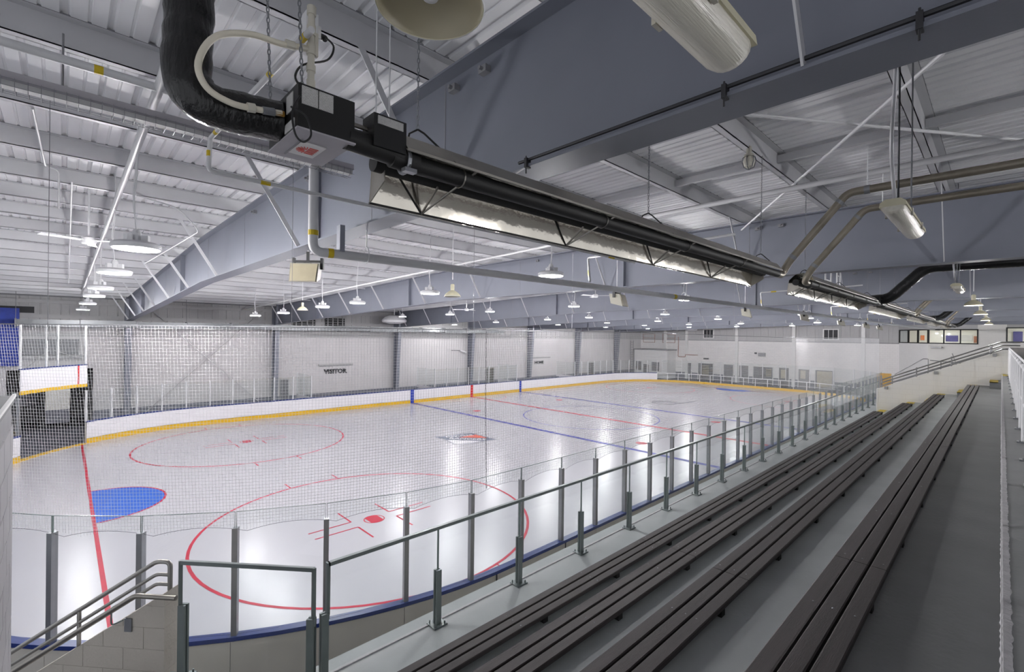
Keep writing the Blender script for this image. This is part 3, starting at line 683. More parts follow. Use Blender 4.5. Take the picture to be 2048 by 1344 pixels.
def glazed(a, b, z0, z1, n_, label):
    t = thing('office_window', label, 'window', ((a[0]+b[0])/2, (a[1]+b[1])/2, z0))
    a = Vector(a); b = Vector(b); d = (b-a).normalized(); nn = Vector((-d.y, d.x))
    if nn.x > 0: nn = -nn
    f = .09
    def br_(p, q, z_a, z_b, nm='frame'): MB().hexa([(p.x+nn.x*.04, p.y+nn.y*.04, z_a), (q.x+nn.x*.04, q.y+nn.y*.04, z_a), (q.x-nn.x*.1, q.y-nn.y*.1, z_a), (p.x-nn.x*.1, p.y-nn.y*.1, z_a),
                                       (p.x+nn.x*.04, p.y+nn.y*.04, z_b), (q.x+nn.x*.04, q.y+nn.y*.04, z_b), (q.x-nn.x*.1, q.y-nn.y*.1, z_b), (p.x-nn.x*.1, p.y-nn.y*.1, z_b)]).build(nm, 'black', t)
    br_(a, b, z0, z0+f); br_(a, b, z1-f, z1)
    Ln = (b-a).length
    for i in range(n_+1):
        p = a + d*(Ln*i/n_); br_(p - d*f/2, p + d*f/2, z0, z1, 'mullion')
        if i < n_: q0 = p + d*f/2; q1 = a + d*(Ln*(i+1)/n_) - d*f/2; MB().hexa([(q0.x, q0.y, z0+f), (q1.x, q1.y, z0+f), (q1.x-nn.x*.01, q1.y-nn.y*.01, z0+f), (q0.x-nn.x*.01, q0.y-nn.y*.01, z0+f), (q0.x, q0.y, z1-f), (q1.x, q1.y, z1-f), (q1.x-nn.x*.01, q1.y-nn.y*.01, z1-f), (q0.x-nn.x*.01, q0.y-nn.y*.01, z1-f)]).build('pane', 'pane', t)
glazed(OA, OB, W0, W1, 3, 'left three-pane black-framed office window on the angled white bay')
glazed(OB, OC_, W0, W1, 3, 'right three-pane black-framed office window above the grey wall')
glazed((30.0, -19.86), (30.0, -23.5), 5.4, 6.65, 2, 'black-framed window at the right edge beyond the counter rail')
vwall((30.0, -29.8), (30.0, -23.5), 5.4, 6.65).build('pier', 'wall_grey', of)
# the lit rooms behind the panes
rm = thing('wall_room', 'bright white office room behind the windows', 'wall', (34, -18, 4), kind='structure')
m = MB(); m.box(37.5, 37.6, -29, -10.5, 4.2, 7.6); plan = [(30.3, -29), (37.5, -29), (37.5, -10.5), (34.4, -10.5), (34.4, -12.55), (30.3, -15.1)]; m.prism(plan, 4.2, 4.3); m.prism(plan, 7.5, 7.6); m.box(34.3, 37.5, -10.6, -10.5, 4.2, 7.6); m.box(30.3, 37.5, -18.9, -18.8, 4.3, 7.5)
m.build('room_shell', 'room_white', rm)
for lx, ly in ((34, -15.5), (34, -22.5)):
    MB().box(lx-.9, lx+.9, ly-.3, ly+.3, 7.42, 7.48).build('room_light', 'office_led', rm)
    la = bpy.data.lights.new('room_lamp', 'AREA'); la.shape = 'RECTANGLE'; la.size = 1.8; la.size_y = .6; la.energy = 130; la.color = (1, .97, .92)
    lo = bpy.data.objects.new('room_lamp', la); C.objects.link(lo); lo.parent = rm; lo.matrix_parent_inverse = Matrix.Translation(-W[rm.name]); lo.location = (lx, ly, 7.4)
pc = thing('notice_board', 'purple white and brown notices on the office wall behind the right window', 'notice board', (37.4, -17.5, 5.5))
for y0, y1, z0, z1, m_ in ((-16.6, -15.7, 5.4, 6.0, 'purple'), (-17.6, -16.7, 5.45, 6.05, 'white_label'), (-18.6, -17.7, 5.3, 5.95, 'brown')): MB().box(37.42, 37.48, y0, y1, z0, z1).build('notice', m_, pc)
tag(MB().lathe([(.02, 0), (.24, .02), (.26, .7), (.16, 1.1), (.05, 1.5)], (35.2, -12.6, 4.3), 14).build('coat', 'orange', None, True), 'orange garment hanging behind the left office window', 'garment')
tag(MB().box(37.4, 37.48, -14.1, -13.8, 5.5, 6.0).build('wall_notice', 'orange'), 'small orange notice in the middle of the office windows', 'notice')
tag(MB().box(37.3, 37.48, -20.9, -20.3, 4.3, 6.4).build('blue_door', 'purple'), 'dark blue door seen through the window at the right edge', 'door')
cms = thing('office_camera', 'small grey camera under the office window corner', 'camera', (29.8, -15.3, 4.85)); MB().box(29.75, 29.99, -15.9, -15.2, 4.8, 4.95).build('body', 'rail_grey', cms)
tag(MB().box(29.9, 29.99, -13.9, -13.05, 0, 2.5).build('tan_door', 'tan') if False else MB().box(21.5, 21.6, -13.5, -12.8, -.03, 2.8).build('tan_door', 'tan'), 'tan wooden door beyond the end of the stand glass', 'door')

# ------------------------------------------------------------------ the stand: concrete tiers
TX0, TX1 = -25.9, -2.6
st = thing('floor_stand', 'grey painted concrete tiers of the spectator stand', 'floor', (-14, -17, 2.35), kind='structure')
ZT = [2.35, 2.71, 3.115, 3.52, 3.925, 4.36]; YT = [-15.08, -16.22, -17.07, -17.92, -18.77, -19.56]
MB().prism([(8.0, YT[0]), (-24.75, YT[0]), (-25.7, -13.98), (-26.45, -14.7), (-26.45, -16.4), (8.0, -16.4)], 2.05, 2.35).build('walkway', 'concrete', st)
MB().prism([(8.0, YT[0]+.02), (-24.75, YT[0]+.02), (-24.75, YT[0]-.2), (8.0, YT[0]-.2)], -.03, 2.04).build('front_wall', 'block', st)
for i in range(1, 5):
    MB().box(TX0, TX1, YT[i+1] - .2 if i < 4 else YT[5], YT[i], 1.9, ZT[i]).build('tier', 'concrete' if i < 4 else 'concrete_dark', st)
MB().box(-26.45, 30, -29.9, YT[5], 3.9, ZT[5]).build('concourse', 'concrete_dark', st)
# rough caulk joint along the kerb
m = MB(); n = 900; vs = []; fs = []
for i in range(n+1):
    xx = -26.4 + 23.7*i/n; j1 = random.uniform(-.003, .003); j2 = random.uniform(-.004, .004)
    vs += [(xx, YT[5]+.004+j1, ZT[5]-.02), (xx, YT[5]-.004, ZT[5]+.008), (xx, YT[5]-.03+j2, ZT[5]+.004)]
for i in range(n): fs += [(3*i, 3*i+1, 3*i+4, 3*i+3), (3*i+1, 3*i+2, 3*i+5, 3*i+4)]
m.add(vs, fs).build('caulk_joint', 'caulk', st)
MB().box(-24.6, 8, -15.28, -15.265, 2.35, 2.362).build('sill_joint', 'caulk', st)
# aisle steps beside the end wall: half steps with yellow nosings
for i in range(0, 5):
    zz = (ZT[i] + ZT[i+1])/2; yn = YT[i+1] + .27
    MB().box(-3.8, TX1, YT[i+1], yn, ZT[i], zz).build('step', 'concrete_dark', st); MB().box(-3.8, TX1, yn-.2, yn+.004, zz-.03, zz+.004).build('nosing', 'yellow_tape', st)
    MB().box(-3.8, TX1, YT[i+1]-.22, YT[i+1]+.004, ZT[i+1]-.03, ZT[i+1]+.004).build('nosing', 'yellow_tape', st)
# bench rows of three planks
ROW = ['front', 'second', 'third', 'rear']
BY = [-16.21, -17.055, -17.905, -18.76]; BZ = [2.80, 3.205, 3.61, 4.015]
JO = [[-20.6, -15.5, -10.3], [-21.4, -16.2, -9.2], [-22.32, -17.2, -11.3], [-22.35, -17.2, -11.0]]
pcache = {}
for i in range(4):
    t = thing('bleacher_bench', 'long dark brown three-plank bench in the %s row of the stand' % ROW[i], 'bench', (-14.8, BY[i]-.15, ZT[i+1]), 'plank benches of the stand')
    xs = [-25.6] + JO[i] + [-3.95]
    for k in range(3):
        y1 = BY[i] - k*.101; y0 = y1 - .088
        for a, b in zip(xs[:-1], xs[1:]):
            m = MB(); c = .006; a2, b2 = a+.003, b-.003
            m.prism_x([(y0, BZ[i]-.038), (y1, BZ[i]-.038), (y1, BZ[i]-c), (y1-c, BZ[i]), (y0+c, BZ[i]), (y0, BZ[i]-c)], a2, b2); p = m.build('plank', 'plank', t)
            xx = a2 + .08
            mm = MB()
            while xx < b2 - .05 and k != 1 or (k == 1 and xx < b2 - .05):
                mm.lathe([(.006, 0), (.004, .003)], (xx, (y0+y1)/2 + random.uniform(-.015, .015), BZ[i]-.001), 6, False, True); xx += 1.2
            mm.build('screw', 'alu', p)
    q = -25.3
    while q < -4:
        MB().box(q-.03, q+.03, BY[i]-.285, BY[i]-.01, ZT[i+1]-.001, BZ[i]-.038).build('bracket', 'plank_dark', t); q += 1.25
# glass guard along the front of the stand
gg = thing('guard_rail', 'frameless glass guard with dark posts and top rail along the front of the stand', 'railing', (-10, -15.32, 2.35))
POSTX = [-23.26, -22.01, -20.74, -19.45, -18.21, -16.98, -15.72, -14.44, -13.19, -11.92, -10.68, -9.42, -8.16, -6.9, -5.64, -4.38, -3.12, -1.86, -.6, .66, 1.92]
GY = -15.32
def gpost(x, y, z0, z1, t, base=True, rot=0):
    m = MB(); m.box(-.032, .032, -.03, -.006, 0, z1-z0).box(-.032, .032, .008, .032, 0, z1-z0).box(-.024, .024, -.008, .01, 0, z1-z0-.01)
    p = put(m.mesh('post', 'post_dark'), 'post', t); p.location = (x, y, z0); p.rotation_euler = (0, 0, rot)
    if base:
        m = MB().box(-.085, .085, -.075, .075, 0, .015)
        for sx in (-.06, .06):
            for sy in (-.055, .055): m.cyl((sx, sy, .012), (sx, sy, .045), .009, 6)
        b = put(m.mesh('base_plate', 'post_dark'), 'base_plate', t); b.location = (x, y, z0); b.rotation_euler = (0, 0, rot)
for xx in POSTX: gpost(xx, GY, 2.35, 2.95, gg)
ge = [-24.46] + POSTX + [3.2]
for a, b in zip(ge[:-1], ge[1:]): MB().box(a+.004, a+.008, GY-.007, GY+.007, 2.9, 3.39).box(b-.008, b-.004, GY-.007, GY+.007, 2.9, 3.39).build('pane_edge', 'pane_edge', MB().box(a+.006, b-.006, GY-.006, GY+.006, 2.42, 3.39).build('glass_pane', 'glass', gg))
MB().box(-24.47, 3.2, GY-.02, GY+.02, 3.39, 3.425).build('top_rail', 'post_dark', gg)
MB().box(-24.485, -24.455, GY-.02, GY+.02, 2.95, 3.425).build('end_stile', 'post_dark', gg); gpost(-24.5, GY, 2.35, 2.97, gg, False)
# angled glass panel at the head of the stair
A0, A1 = Vector((-25.44, -14.38)), Vector((-24.60, -15.33)); dA = (A1-A0).normalized(); rA = math.atan2(dA.y, dA.x)
gp = thing('glass_barrier', 'single angled glass guard panel with dark frame beside the near stair', 'railing', (-25.0, -14.85, 2.35))
MB().bar((A0.x, A0.y, 3.405), (A1.x, A1.y, 3.405), .03, .035).build('top_rail', 'post_dark', gp)
for p in (A0, A1): MB().bar((p.x, p.y, 2.9), (p.x, p.y, 3.42), .03, .03).build('stile', 'post_dark', gp)
MB().bar((A0.x, A0.y, 2.89), (A1.x, A1.y, 2.89), .012, .98).build('glass_pane', 'glass', gp)
gpost(A0.x + dA.x*.03, A0.y + dA.y*.03, 2.35, 3.02, gp, True, rA); gpost(A1.x - dA.x*.02, A1.y - dA.y*.02, 2.35, 2.97, gp, False, rA)

# ------------------------------------------------------------------ near stair: diagonal block half wall and pipe rails
sw = thing('wall_stair', 'beige block half wall sloping down beside the near stair', 'wall', (-25.9, -13.8, 2), kind='structure')
U = -dA; NW = Vector((dA.y, -dA.x))        # U runs down the stair, NW towards the camera side
if NW.dot(Vector((-26.2, -19.5)) - A0) < 0: NW = -NW
B0 = A0 + U*.14 + NW*.02; SL = .64
def Pw(a, n_, z): q = B0 + U*a + NW*n_; return (q.x, q.y, z)
def wz(a): return 3.12 - a*SL
m = MB(); Lw = 3.4
m.hexa([Pw(0, -.19, .0), Pw(0, -.003, .0), Pw(Lw, -.003, 0), Pw(Lw, -.19, 0), Pw(0, -.19, wz(0)-.006), Pw(0, -.003, wz(0)-.006), Pw(Lw, -.003, wz(Lw)-.006), Pw(Lw, -.19, wz(Lw)-.006)])
m.build('core', 'mortar', sw)
# block faces: courses of .2, each block its own piece, clipped by the slope
for r_ in range(0, 16):
    z0 = r_*.2 + .0; z1 = z0 + .2; off = .2 if r_ % 2 else 0
    a = -off
    while a < Lw:
        a0 = max(0, a) + (.0025 if a > 0 else -.002); a1 = min(Lw, a+.4) - .0025; a += .4
        if a1 - a0 < .03: continue
        zt_ = z1 - .003; pts = [(a0, z0)]
        if wz(a0) <= z0 + .004: continue
        e1 = min(a1, (3.12 - z0)/SL); pts.append((e1, z0))          # where the slope meets the bed joint
        if wz(a1) > z0: pts.append((a1, min(zt_, wz(a1))))
        xs_ = (3.12 - zt_)/SL
        if a0 < xs_ < a1: pts.append((xs_, zt_))
        pts.append((a0, min(zt_, wz(a0)))); k_ = len(pts)
        MB().add([Pw(a_, -.2, z_) for a_, z_ in pts] + [Pw(a_, 0, z_) for a_, z_ in pts], [tuple(range(k_)), tuple(range(2*k_-1, k_-1, -1))] + [(q, k_+q, k_+(q+1) % k_, (q+1) % k_) for q in range(k_)]).build('block', 'block', sw)
nr = thing('stair_rail', 'triple steel pipe handrail on the sloping beige wall at the near stair', 'railing', Pw(.1, -.1, 3.1))
def railpts(z_, n_, flat): return [Pw(flat, n_, wz(0) + z_), Pw(flat + .16, n_, wz(0) + z_), Pw(2.9, n_, wz(0) + z_ - (2.9 - flat - .16)*SL)]
top = bend([Pw(.03, -.1, wz(0)-.02), Pw(.03, -.1, wz(0)+.24), Pw(.16, -.1, wz(0)+.24), Pw(2.9, -.1, wz(0)+.24-2.74*SL)], .05, 5)
MB().tube(top, .021, 10).build('top_pipe', 'rail_dark', nr, True)
for z_ in (.12, .03): MB().tube(bend([Pw(.03, -.1, wz(0)+z_), Pw(.16, -.1, wz(0)+z_), Pw(2.9, -.1, wz(0)+z_-2.74*SL)], .04, 4), .017, 10).build('pipe', 'rail_dark', nr, True)
for a in (.95, 2.0): MB().cyl(Pw(a, -.1, wz(a)-.02), Pw(a, -.1, wz(a)+.33), .017, 8).build('stanchion', 'rail_dark', nr)
hr = thing('hand_rail', 'bare steel handrail bracketed to the camera side of the beige stair wall', 'railing', Pw(.2, .08, 3.0))
MB().tube(bend([Pw(-.19, .09, wz(0)+.02), Pw(.2, .09, wz(0)+.02), Pw(2.9, .09, wz(0)+.02-2.7*SL)], .05, 5), .022, 12).build('pipe', 'steel', hr, True)
for a in (.43, 1.7):
    MB().tube(bend([Pw(a, .09, wz(a)+.12-.0), Pw(a, .09, wz(a)+.01), Pw(a-.06, .03, wz(a)+.03)], .03, 4), .007, 6).build('bracket', 'post_dark', hr)
    q = MB(); q.hexa([Pw(a-.12, .0, wz(a)-.09), Pw(a-.12, .012, wz(a)-.09), Pw(a-.05, .012, wz(a)-.09), Pw(a-.05, 0, wz(a)-.09), Pw(a-.12, 0, wz(a)+.03), Pw(a-.12, .012, wz(a)+.03), Pw(a-.05, .012, wz(a)+.03), Pw(a-.05, 0, wz(a)+.03)]); q.build('plate', 'alu', hr)
ns = thing('stair_flight', 'concrete steps going down beside the beige half wall', 'stairs', Pw(1.2, .6, 0))
for k in range(12): 
    a = .45 + k*.28; zz = 2.35 - (k+1)*.18
    if zz < .02: break
    MB().hexa([Pw(a, .02, max(0, zz-.5)), Pw(a, .95, max(0, zz-.5)), Pw(a+.28, .95, max(0, zz-.5)), Pw(a+.28, .02, max(0, zz-.5)), Pw(a, .02, zz), Pw(a, .95, zz), Pw(a+.28, .95, zz), Pw(a+.28, .02, zz)]).build('step', 'concrete_dark', ns)
# tall block wall at the left edge
lwv = thing('wall_left_edge', 'tall pale block wall end at the left edge of the view', 'wall', (-26.55, -17, 0), kind='structure')
XF = -26.452
MB().box(XF-.19, XF-.008, -19.6, -15.285, 0, 5.05).build('core', 'metal_dark', lwv)
for r_ in range(10, 25):
    z0 = r_*.2 + .12; off = .2 if r_ % 2 else 0; y = -15.28
    if z0 + .2 > 5.09: continue
    yy = y
    first = True
    while yy > -19.6:
        ln = (.4 - off) if first else .4; first = False
        MB().box(XF-.195, XF, max(-19.6, yy-ln+.012), yy, z0+.005, z0+.195).build('block', 'edge_block', lwv); yy -= ln
MB().box(XF-.2, XF+.004, -19.6, -15.27, 5.06, 5.10).build('cap', 'concrete_dark', lwv); MB().box(XF-.004, XF+.012, -19.6, -15.265, 5.095, 5.112).build('cap_edge', 'wall_white', lwv)

# ------------------------------------------------------------------ far end of the stand: sloping grey wall, rails
ew = thing('wall_stand_end', 'pale grey half wall sloping up at the far end of the stand', 'wall', (-2.5, -17.8, 2), kind='structure')
MB().prism_x([(-16.12, 2.0), (-16.12, 3.54), (-19.57, 5.17), (-19.95, 5.17), (-19.95, 2.0)], -2.6, -2.4).build('half_wall', 'block_grey', ew)
MB().box(-2.62, -2.38, -16.14, -16.1, 2.35, 3.55).build('corner_bead', 'wall_white', ew)
er = thing('stair_rail', 'triple grey pipe rail rising along the sloping wall at the far end of the stand', 'railing', (-2.5, -17.8, 4))
for dz, flat in ((.30, -19.53), (.19, -19.57), (.06, -19.6)):
    y0, z0 = -16.2, 3.58 + dz; MB().tube(bend([(-2.5, y0, z0), (-2.5, flat, 5.17 + dz), (-2.5, -20.0, 5.17 + dz)], .06, 4), .024, 8).build('pipe', 'rail_grey', er, True)
for y in (-16.25, -17.3, -18.28, -19.28): zt = 3.54 + (-16.12 - y)*.4725; MB().cyl((-2.5, y, zt-.03), (-2.5, y, zt+.36), .022, 8).build('stanchion', 'rail_grey', er)
for y in (-16.4, -17.86, -19.39): zt = 3.54 + (-16.12 - y)*.4725; MB().box(-2.68, -2.6, y-.05, y+.05, zt-.12, zt-.01).build('bracket_plate', 'rail_grey', er)
er2 = thing('stair_rail', 'second grey pipe rail behind the sloping wall on the far stair', 'railing', (-1.0, -17.8, 4))
for dz in (.30, .06): MB().tube(bend([(-1.1, -16.2, 3.58+dz), (-1.1, -19.53, 5.17+dz), (-1.1, -20, 5.17+dz)], .06, 4), .022, 8).build('pipe', 'rail_grey', er2, True)
for y in (-16.4, -17.9, -19.3): zt = 3.54 + (-16.12 - y)*.4725; MB().cyl((-1.1, y, zt-.9), (-1.1, y, zt+.33), .02, 8).build('stanchion', 'rail_grey', er2)
fs = thing('stair_flight', 'concrete stair behind the sloping wall at the far end of the stand', 'stairs', (-1.7, -17.6, 2.35))
for k in range(12): y = -16.3 - k*.29; MB().box(-2.38, -1.0, y-.3, y, 2.0, 2.5 + k*.165).build('step', 'concrete_dark', fs)
# small landing rail further back by the offices
lr = thing('landing_rail', 'small grey pipe rail on the landing below the white office bay', 'railing', (24, -14.6, 3))
MB().tube(bend([(24, -13.4, 2.6), (24, -15.2, 4.0), (24, -15.5, 4.0), (24, -15.5, 2.8)], .06, 4), .03, 8).build('pipe', 'rail_grey', lr, True)
MB().tube(bend([(24, -15.6, 3.9), (24, -17.4, 3.75)], .05, 2), .03, 8).build('arm', 'rail_grey', lr); MB().cyl((24, -17.2, 3.4), (24, -16.9, 4.5), .03, 8).build('lever', 'rail_dark', lr)
MB().box(23, 30, -19.9, -15.2, 2.4, 2.6).build('landing', 'concrete_dark', lr)
# baluster railing with counter on the right
cr_ = thing('counter_rail', 'white post railing with a dark brown counter top along the concourse edge', 'railing', (-14, -19.8, 4.36))
bm = MB().cyl((0, 0, 0), (0, 0, .9), .022, 12).mesh('rail_post', 'white_paint'); bf_ = MB().box(-.05, .05, -.045, .055, 0, .014).cyl((-.03, .03, .01), (-.03, .03, .03), .008, 6).mesh('foot_plate', 'alu')
x = -18.33 - 1.18*5
while x < -2.8:
    o = put(bm, 'rail_post', cr_); o.location = (x, -19.735, 4.36); o = put(bf_, 'foot_plate', cr_); o.location = (x, -19.735, 4.36); x += 1.18
MB().cyl((-24.6, -19.735, 5.2), (-2.6, -19.735, 5.2), .02, 10).build('rail_bar', 'white_paint', cr_)
MB().cyl((-24.6, -19.735, 4.8), (-2.6, -19.735, 4.8), .012, 8).build('mid_bar', 'white_paint', cr_)
MB().box(-24.6, -2.5, -20.25, -19.745, 5.25, 5.29).build('counter_top', 'counter', cr_); MB().box(-24.6, -2.5, -19.747, -19.738, 5.25, 5.29).build('counter_edge', 'white_paint', cr_)

# ------------------------------------------------------------------ LED high-bay lamps
def make_highbay():
    t = thing('high_bay_lamp', 'x', 'lamp', (0, 0, 0), 'round LED lamps over the ice')
    MB().lathe([(.0, .02), (.10, .02), (.235, .005), (.25, .02), (.25, .055), (.2, .085), (.12, .095), (.0, .095)], n=28).build('housing', 'housing', t, True)
    MB().lathe([(.0, -.004), (.225, -.004), (.235, .004)], n=28).build('lens', 'led', t)
    for k in range(3):
        a = R(120*k + 20); MB().box(-.03, .03, .06, .13, .09, .17).build('driver', 'housing', t).rotation_euler = (0, 0, a)
    MB().lathe([(.05, .09), (.05, .2), (.03, .24)], n=12).build('neck', 'housing', t)
    la = bpy.data.lights.new('lamp_light', 'POINT'); la.shadow_soft_size = .1; la.energy = LAMP_W; la.color = (1.0, .985, 1.0)
    lo = bpy.data.objects.new('lamp_light', la); C.objects.link(lo); lo.parent = t; lo.location = (0, 0, -.13)
    return t
hb = make_highbay()
ROWS = [(-25.6, [(-12.3, 6.5), (-8.9, 6.5), (-4.7, 6.5), (-1.4, 6.48), (3.7, 6.47), (9.6, 6.44)], 'in the nearest row'),
        (-19.45, [(5.73, 6.31), (1.68, 6.33), (-2.5, 6.44), (-5.3, 6.47), (-9.41, 6.55), (-13.53, 6.66)], 'between beams one and two'),
        (-10.6, [(6.92, 6.6), (1.83, 6.62), (-1.58, 6.68), (-7.0, 6.75), (-11.95, 6.8)], 'between beams two and three'),
        (-1.8, [(13.2, 6.35), (7.81, 6.5), (2.41, 6.62), (-1.17, 6.7), (-6.45, 6.78), (-13.3, 6.6)], 'between beams three and four'),
        (6.35, [(8.44, 6.5), (3.1, 6.62), (-1.5, 6.7), (-6.03, 6.78), (-11.5, 6.75)], 'between beams four and five'),
        (14.6, [(9, 6.45), (4.5, 6.6), (0, 6.66), (-4.5, 6.7), (-10, 6.72)], 'between beams five and six'),
        (23, [(9, 6.45), (4, 6.6), (-1, 6.65), (-6, 6.7), (-11, 6.7)], 'between beams six and seven')]  # the two farthest rows include lamps added to brighten the end wall
for r_ in ROWS[1:]: r_[1].append((-23.2, 6.35))      # unseen lamps added over the concourse to brighten the stand and deck
NTH = ['first', 'second', 'third', 'fourth', 'fifth', 'sixth', 'seventh']
first = True
for X_, L_, where in ROWS:
    order = sorted(L_, key=lambda q: -q[0])
    for k, (y, z) in enumerate(order):
        lab = 'round LED lamp, %s from the far wall %s' % (NTH[k], where)  # lamps added for brightness share this label with the others
        if first: o = hb; o.location = (X_, y, z); o['label'] = lab; first = False
        else: o = dup(hb, (X_, y, z), random.uniform(0, 6), lab)
        zt = zroof(y) - z + .01
        sway = random.uniform(-.1, .1)
        c = MB().tube(bend([(0, 0, .22), (sway, .03, .22+zt*.25), (0, 0, .22+zt*.5), (0, 0, zt)], .2, 4), .008, 5).mesh('cord', 'white_paint')
        cc = bpy.data.objects.new('cord', c); C.objects.link(cc); cc.parent = o

# ------------------------------------------------------------------ dome pendants, vapour-tight lamps, jar light
def make_dome(r=.2):
    t = thing('dome_pendant', 'x', 'lamp', (0, 0, 0))
    MB().lathe([(r, 0), (r*.93, .04), (r*.72, .09), (r*.4, .14), (r*.22, .16), (.05, .2), (.05, .3), (.03, .32)], n=36).build('shade', 'lamp_cream', t, True)
    MB().lathe([(r*.985, .002), (r*.91, .038), (r*.70, .086), (r*.38, .132), (.05, .15), (.0, .15)], n=36).build('shade_inside', 'lamp_in', t, True)
    MB().lathe([(r*1.0, -.004), (r*1.015, 0), (r*1.0, .006), (r*.985, .002)], n=36).build('rim', 'housing', t, True)
    MB().lathe([(0, .02), (.03, .03), (.045, .06), (.03, .11), (.025, .15)], n=16).build('bulb', 'housing', t, True)
    return t
dm = make_dome(.21); dm.location = (-25.2, -17.99, 6.80); dm['label'] = 'big cream dome lamp hanging at the top of the view'
c = MB().cyl((0, 0, .3), (0, 0, 1.35), .01, 6).mesh('stem', 'white_paint'); cc = bpy.data.objects.new('stem', c); C.objects.link(cc); cc.parent = dm
for x, y, z, lab in ((-19.45, -10.37, 6.43, 'cream dome pendant under the second beam near the speaker pipe'), (-19.45, -.53, 6.40, 'small cream dome pendant beside the second wall column'),
                     (-7.85, -19.0, 6.5, 'white dome pendant over the stand, nearest of the far group'), (-1.48, -19.0, 6.5, 'white dome pendant over the stand, second of the far group'), (7.5, -19.0, 6.55, 'white dome pendant over the stand, third of the far group'), (15.8, -19.0, 6.55, 'white dome pendant over the stand, farthest of the group')):
    o = dup(dm, (x, y, z), 0, lab, 'dome pendants', scale=(.95,)*3)
    if y < -18:
        la = bpy.data.lights.new('pendant_light', 'POINT'); la.shadow_soft_size = .05; la.energy = 120; la.color = (1, .98, .95)
        lo = bpy.data.objects.new('pendant_light', la); C.objects.link(lo); lo.parent = o; lo.location = (0, 0, -.05)
        for ch in o.children:
            if ch.name.startswith('bulb'): ch.data = ch.data.copy(); ch.data.materials[0] = M['office_led']
    for ch in o.children:
        if ch.name.startswith('stem'): ch.scale = (1, 1, (zroof(y) - z)/.95/1.35)
dm['group'] = 'dome pendants'
def make_vapour():
    t = thing('vapour_tight_lamp', 'x', 'lamp', (0, 0, 0), 'sealed batten lamps over the stand')
    n = 10; pr = [(.068*math.cos(PI + PI*i/n), .055*math.sin(PI + PI*i/n)) for i in range(n+1)]
    m = MB(); L_ = 1.2; vs = []; fs = []; xs = [0, .01, .04, L_-.04, L_-.01, L_]; sc = [.7, .9, 1, 1, .9, .7]
    for xx, s_ in zip(xs, sc): vs += [(xx, a*s_, b*s_) for a, b in pr]
    k = n+1
    for i in range(5):
        for j in range(n): fs.append((i*k+j, i*k+j+1, (i+1)*k+j+1, (i+1)*k+j))
    fs.append(tuple(range(k-1, -1, -1))); fs.append(tuple(5*k+j for j in range(k))); m.add(vs, fs).build('lens', 'lens', t, True)
    m = MB(); m.prism_x([(-.075, 0), (.075, 0), (.07, .03), (.04, .05), (-.04, .05), (-.07, .03)], .0, L_).build('housing', 'lamp_cream', t)
    for xx in (.3, .9):
        for yy in (-.08, .068): MB().box(xx-.02, xx+.02, yy, yy+.012, -.02, .03).build('clip', 'fitting', t)
    MB().cyl((.6, 0, -.025), (.1, 0, -.025), .0, 3) if False else None
    return t
vt = make_vapour()
for k, (x, y, z, lab) in enumerate(((-25.99, -18.98, 6.36, 'long translucent batten lamp at the top right of the view'), (-22.1, -19.02, 6.44, 'translucent batten lamp hanging before the second beam'), (-15.16, -19.0, 6.45, 'translucent batten lamp hanging beyond the second beam'))):
    o = vt if k == 0 else dup(vt, (x, y, z), 0, lab)
    o.location = (x, y, z); o['label'] = lab
    zt = zroof(y) - z + .005
    for xx in (.25, .95): 
        c = MB().cyl((xx, 0, .05), (xx, 0, zt), .006, 5).mesh('chain', 'alu'); cc = bpy.data.objects.new('chain', c); C.objects.link(cc); cc.parent = o
    c = MB().tube(bend([(.3, .02, .05), (.34, .06, .5), (.3, .03, 1.0), (.3, .02, zt)], .2, 4), .013, 6).mesh('cord', 'white_paint'); cc = bpy.data.objects.new('cord', c); C.objects.link(cc); cc.parent = o
jl = thing('jar_light', 'caged glass jar light under a purlin above the first heater', 'lamp', (-19.7, -17.22, 7.75))
MB().lathe([(.02, .2), (.03, .19), (.035, .1), (.06, .09), (.065, .06)], (-19.7, -17.22, 7.85), 14).build('cap', 'fitting', jl, True)
MB().lathe([(.055, .06), (.075, .0), (.06, -.07), (.0, -.1)], (-19.7, -17.22, 7.85), 14).build('globe', 'lens', jl, True)
for k in range(6): a = R(60*k); MB().tube([(-19.7+.07*math.cos(a), -17.22+.07*math.sin(a), 7.91), (-19.7+.085*math.cos(a), -17.22+.085*math.sin(a), 7.85), (-19.7+.06*math.cos(a), -17.22+.06*math.sin(a), 7.77), (-19.7, -17.22, 7.74)], .005, 5).build('cage_wire', 'alu', jl)

# ------------------------------------------------------------------ ceiling fans
def make_fan():
    t = thing('ceiling_fan', 'x', 'fan', (0, 0, 0), 'white three-blade ceiling fans')
    MB().lathe([(0, -.06), (.1, -.05), (.12, 0), (.1, .06), (.03, .09)], n=18).build('motor', 'housing', t, True); MB().cyl((0, 0, .08), (0, 0, 1.0), .018, 8).build('stem', 'housing', t)
    for k in range(3):
        b = MB().hexa([(.1, -.05, 0), (.72, -.075, -.012), (.72, .075, .012), (.1, .05, .006), (.1, -.05, .012), (.72, -.075, .0), (.72, .075, .024), (.1, .05, .018)]).build('blade', 'housing', t); b.rotation_euler = (0, 0, R(120*k + 15))
    return t
fn = make_fan()
for k, (x, y, z, lab) in enumerate(((-10.6, .34, 6.85, 'white ceiling fan in front of the third beam, left of centre'), (-10.6, -8.1, 7.15, 'white ceiling fan close to the second beam, behind an LED lamp'), (-25.9, -7.6, 7.2, 'white ceiling fan among the nearest row of LED lamps'))):
    o = fn if k == 0 else dup(fn, (x, y, z), .6*k, lab); o.location = (x, y, z); o['label'] = lab

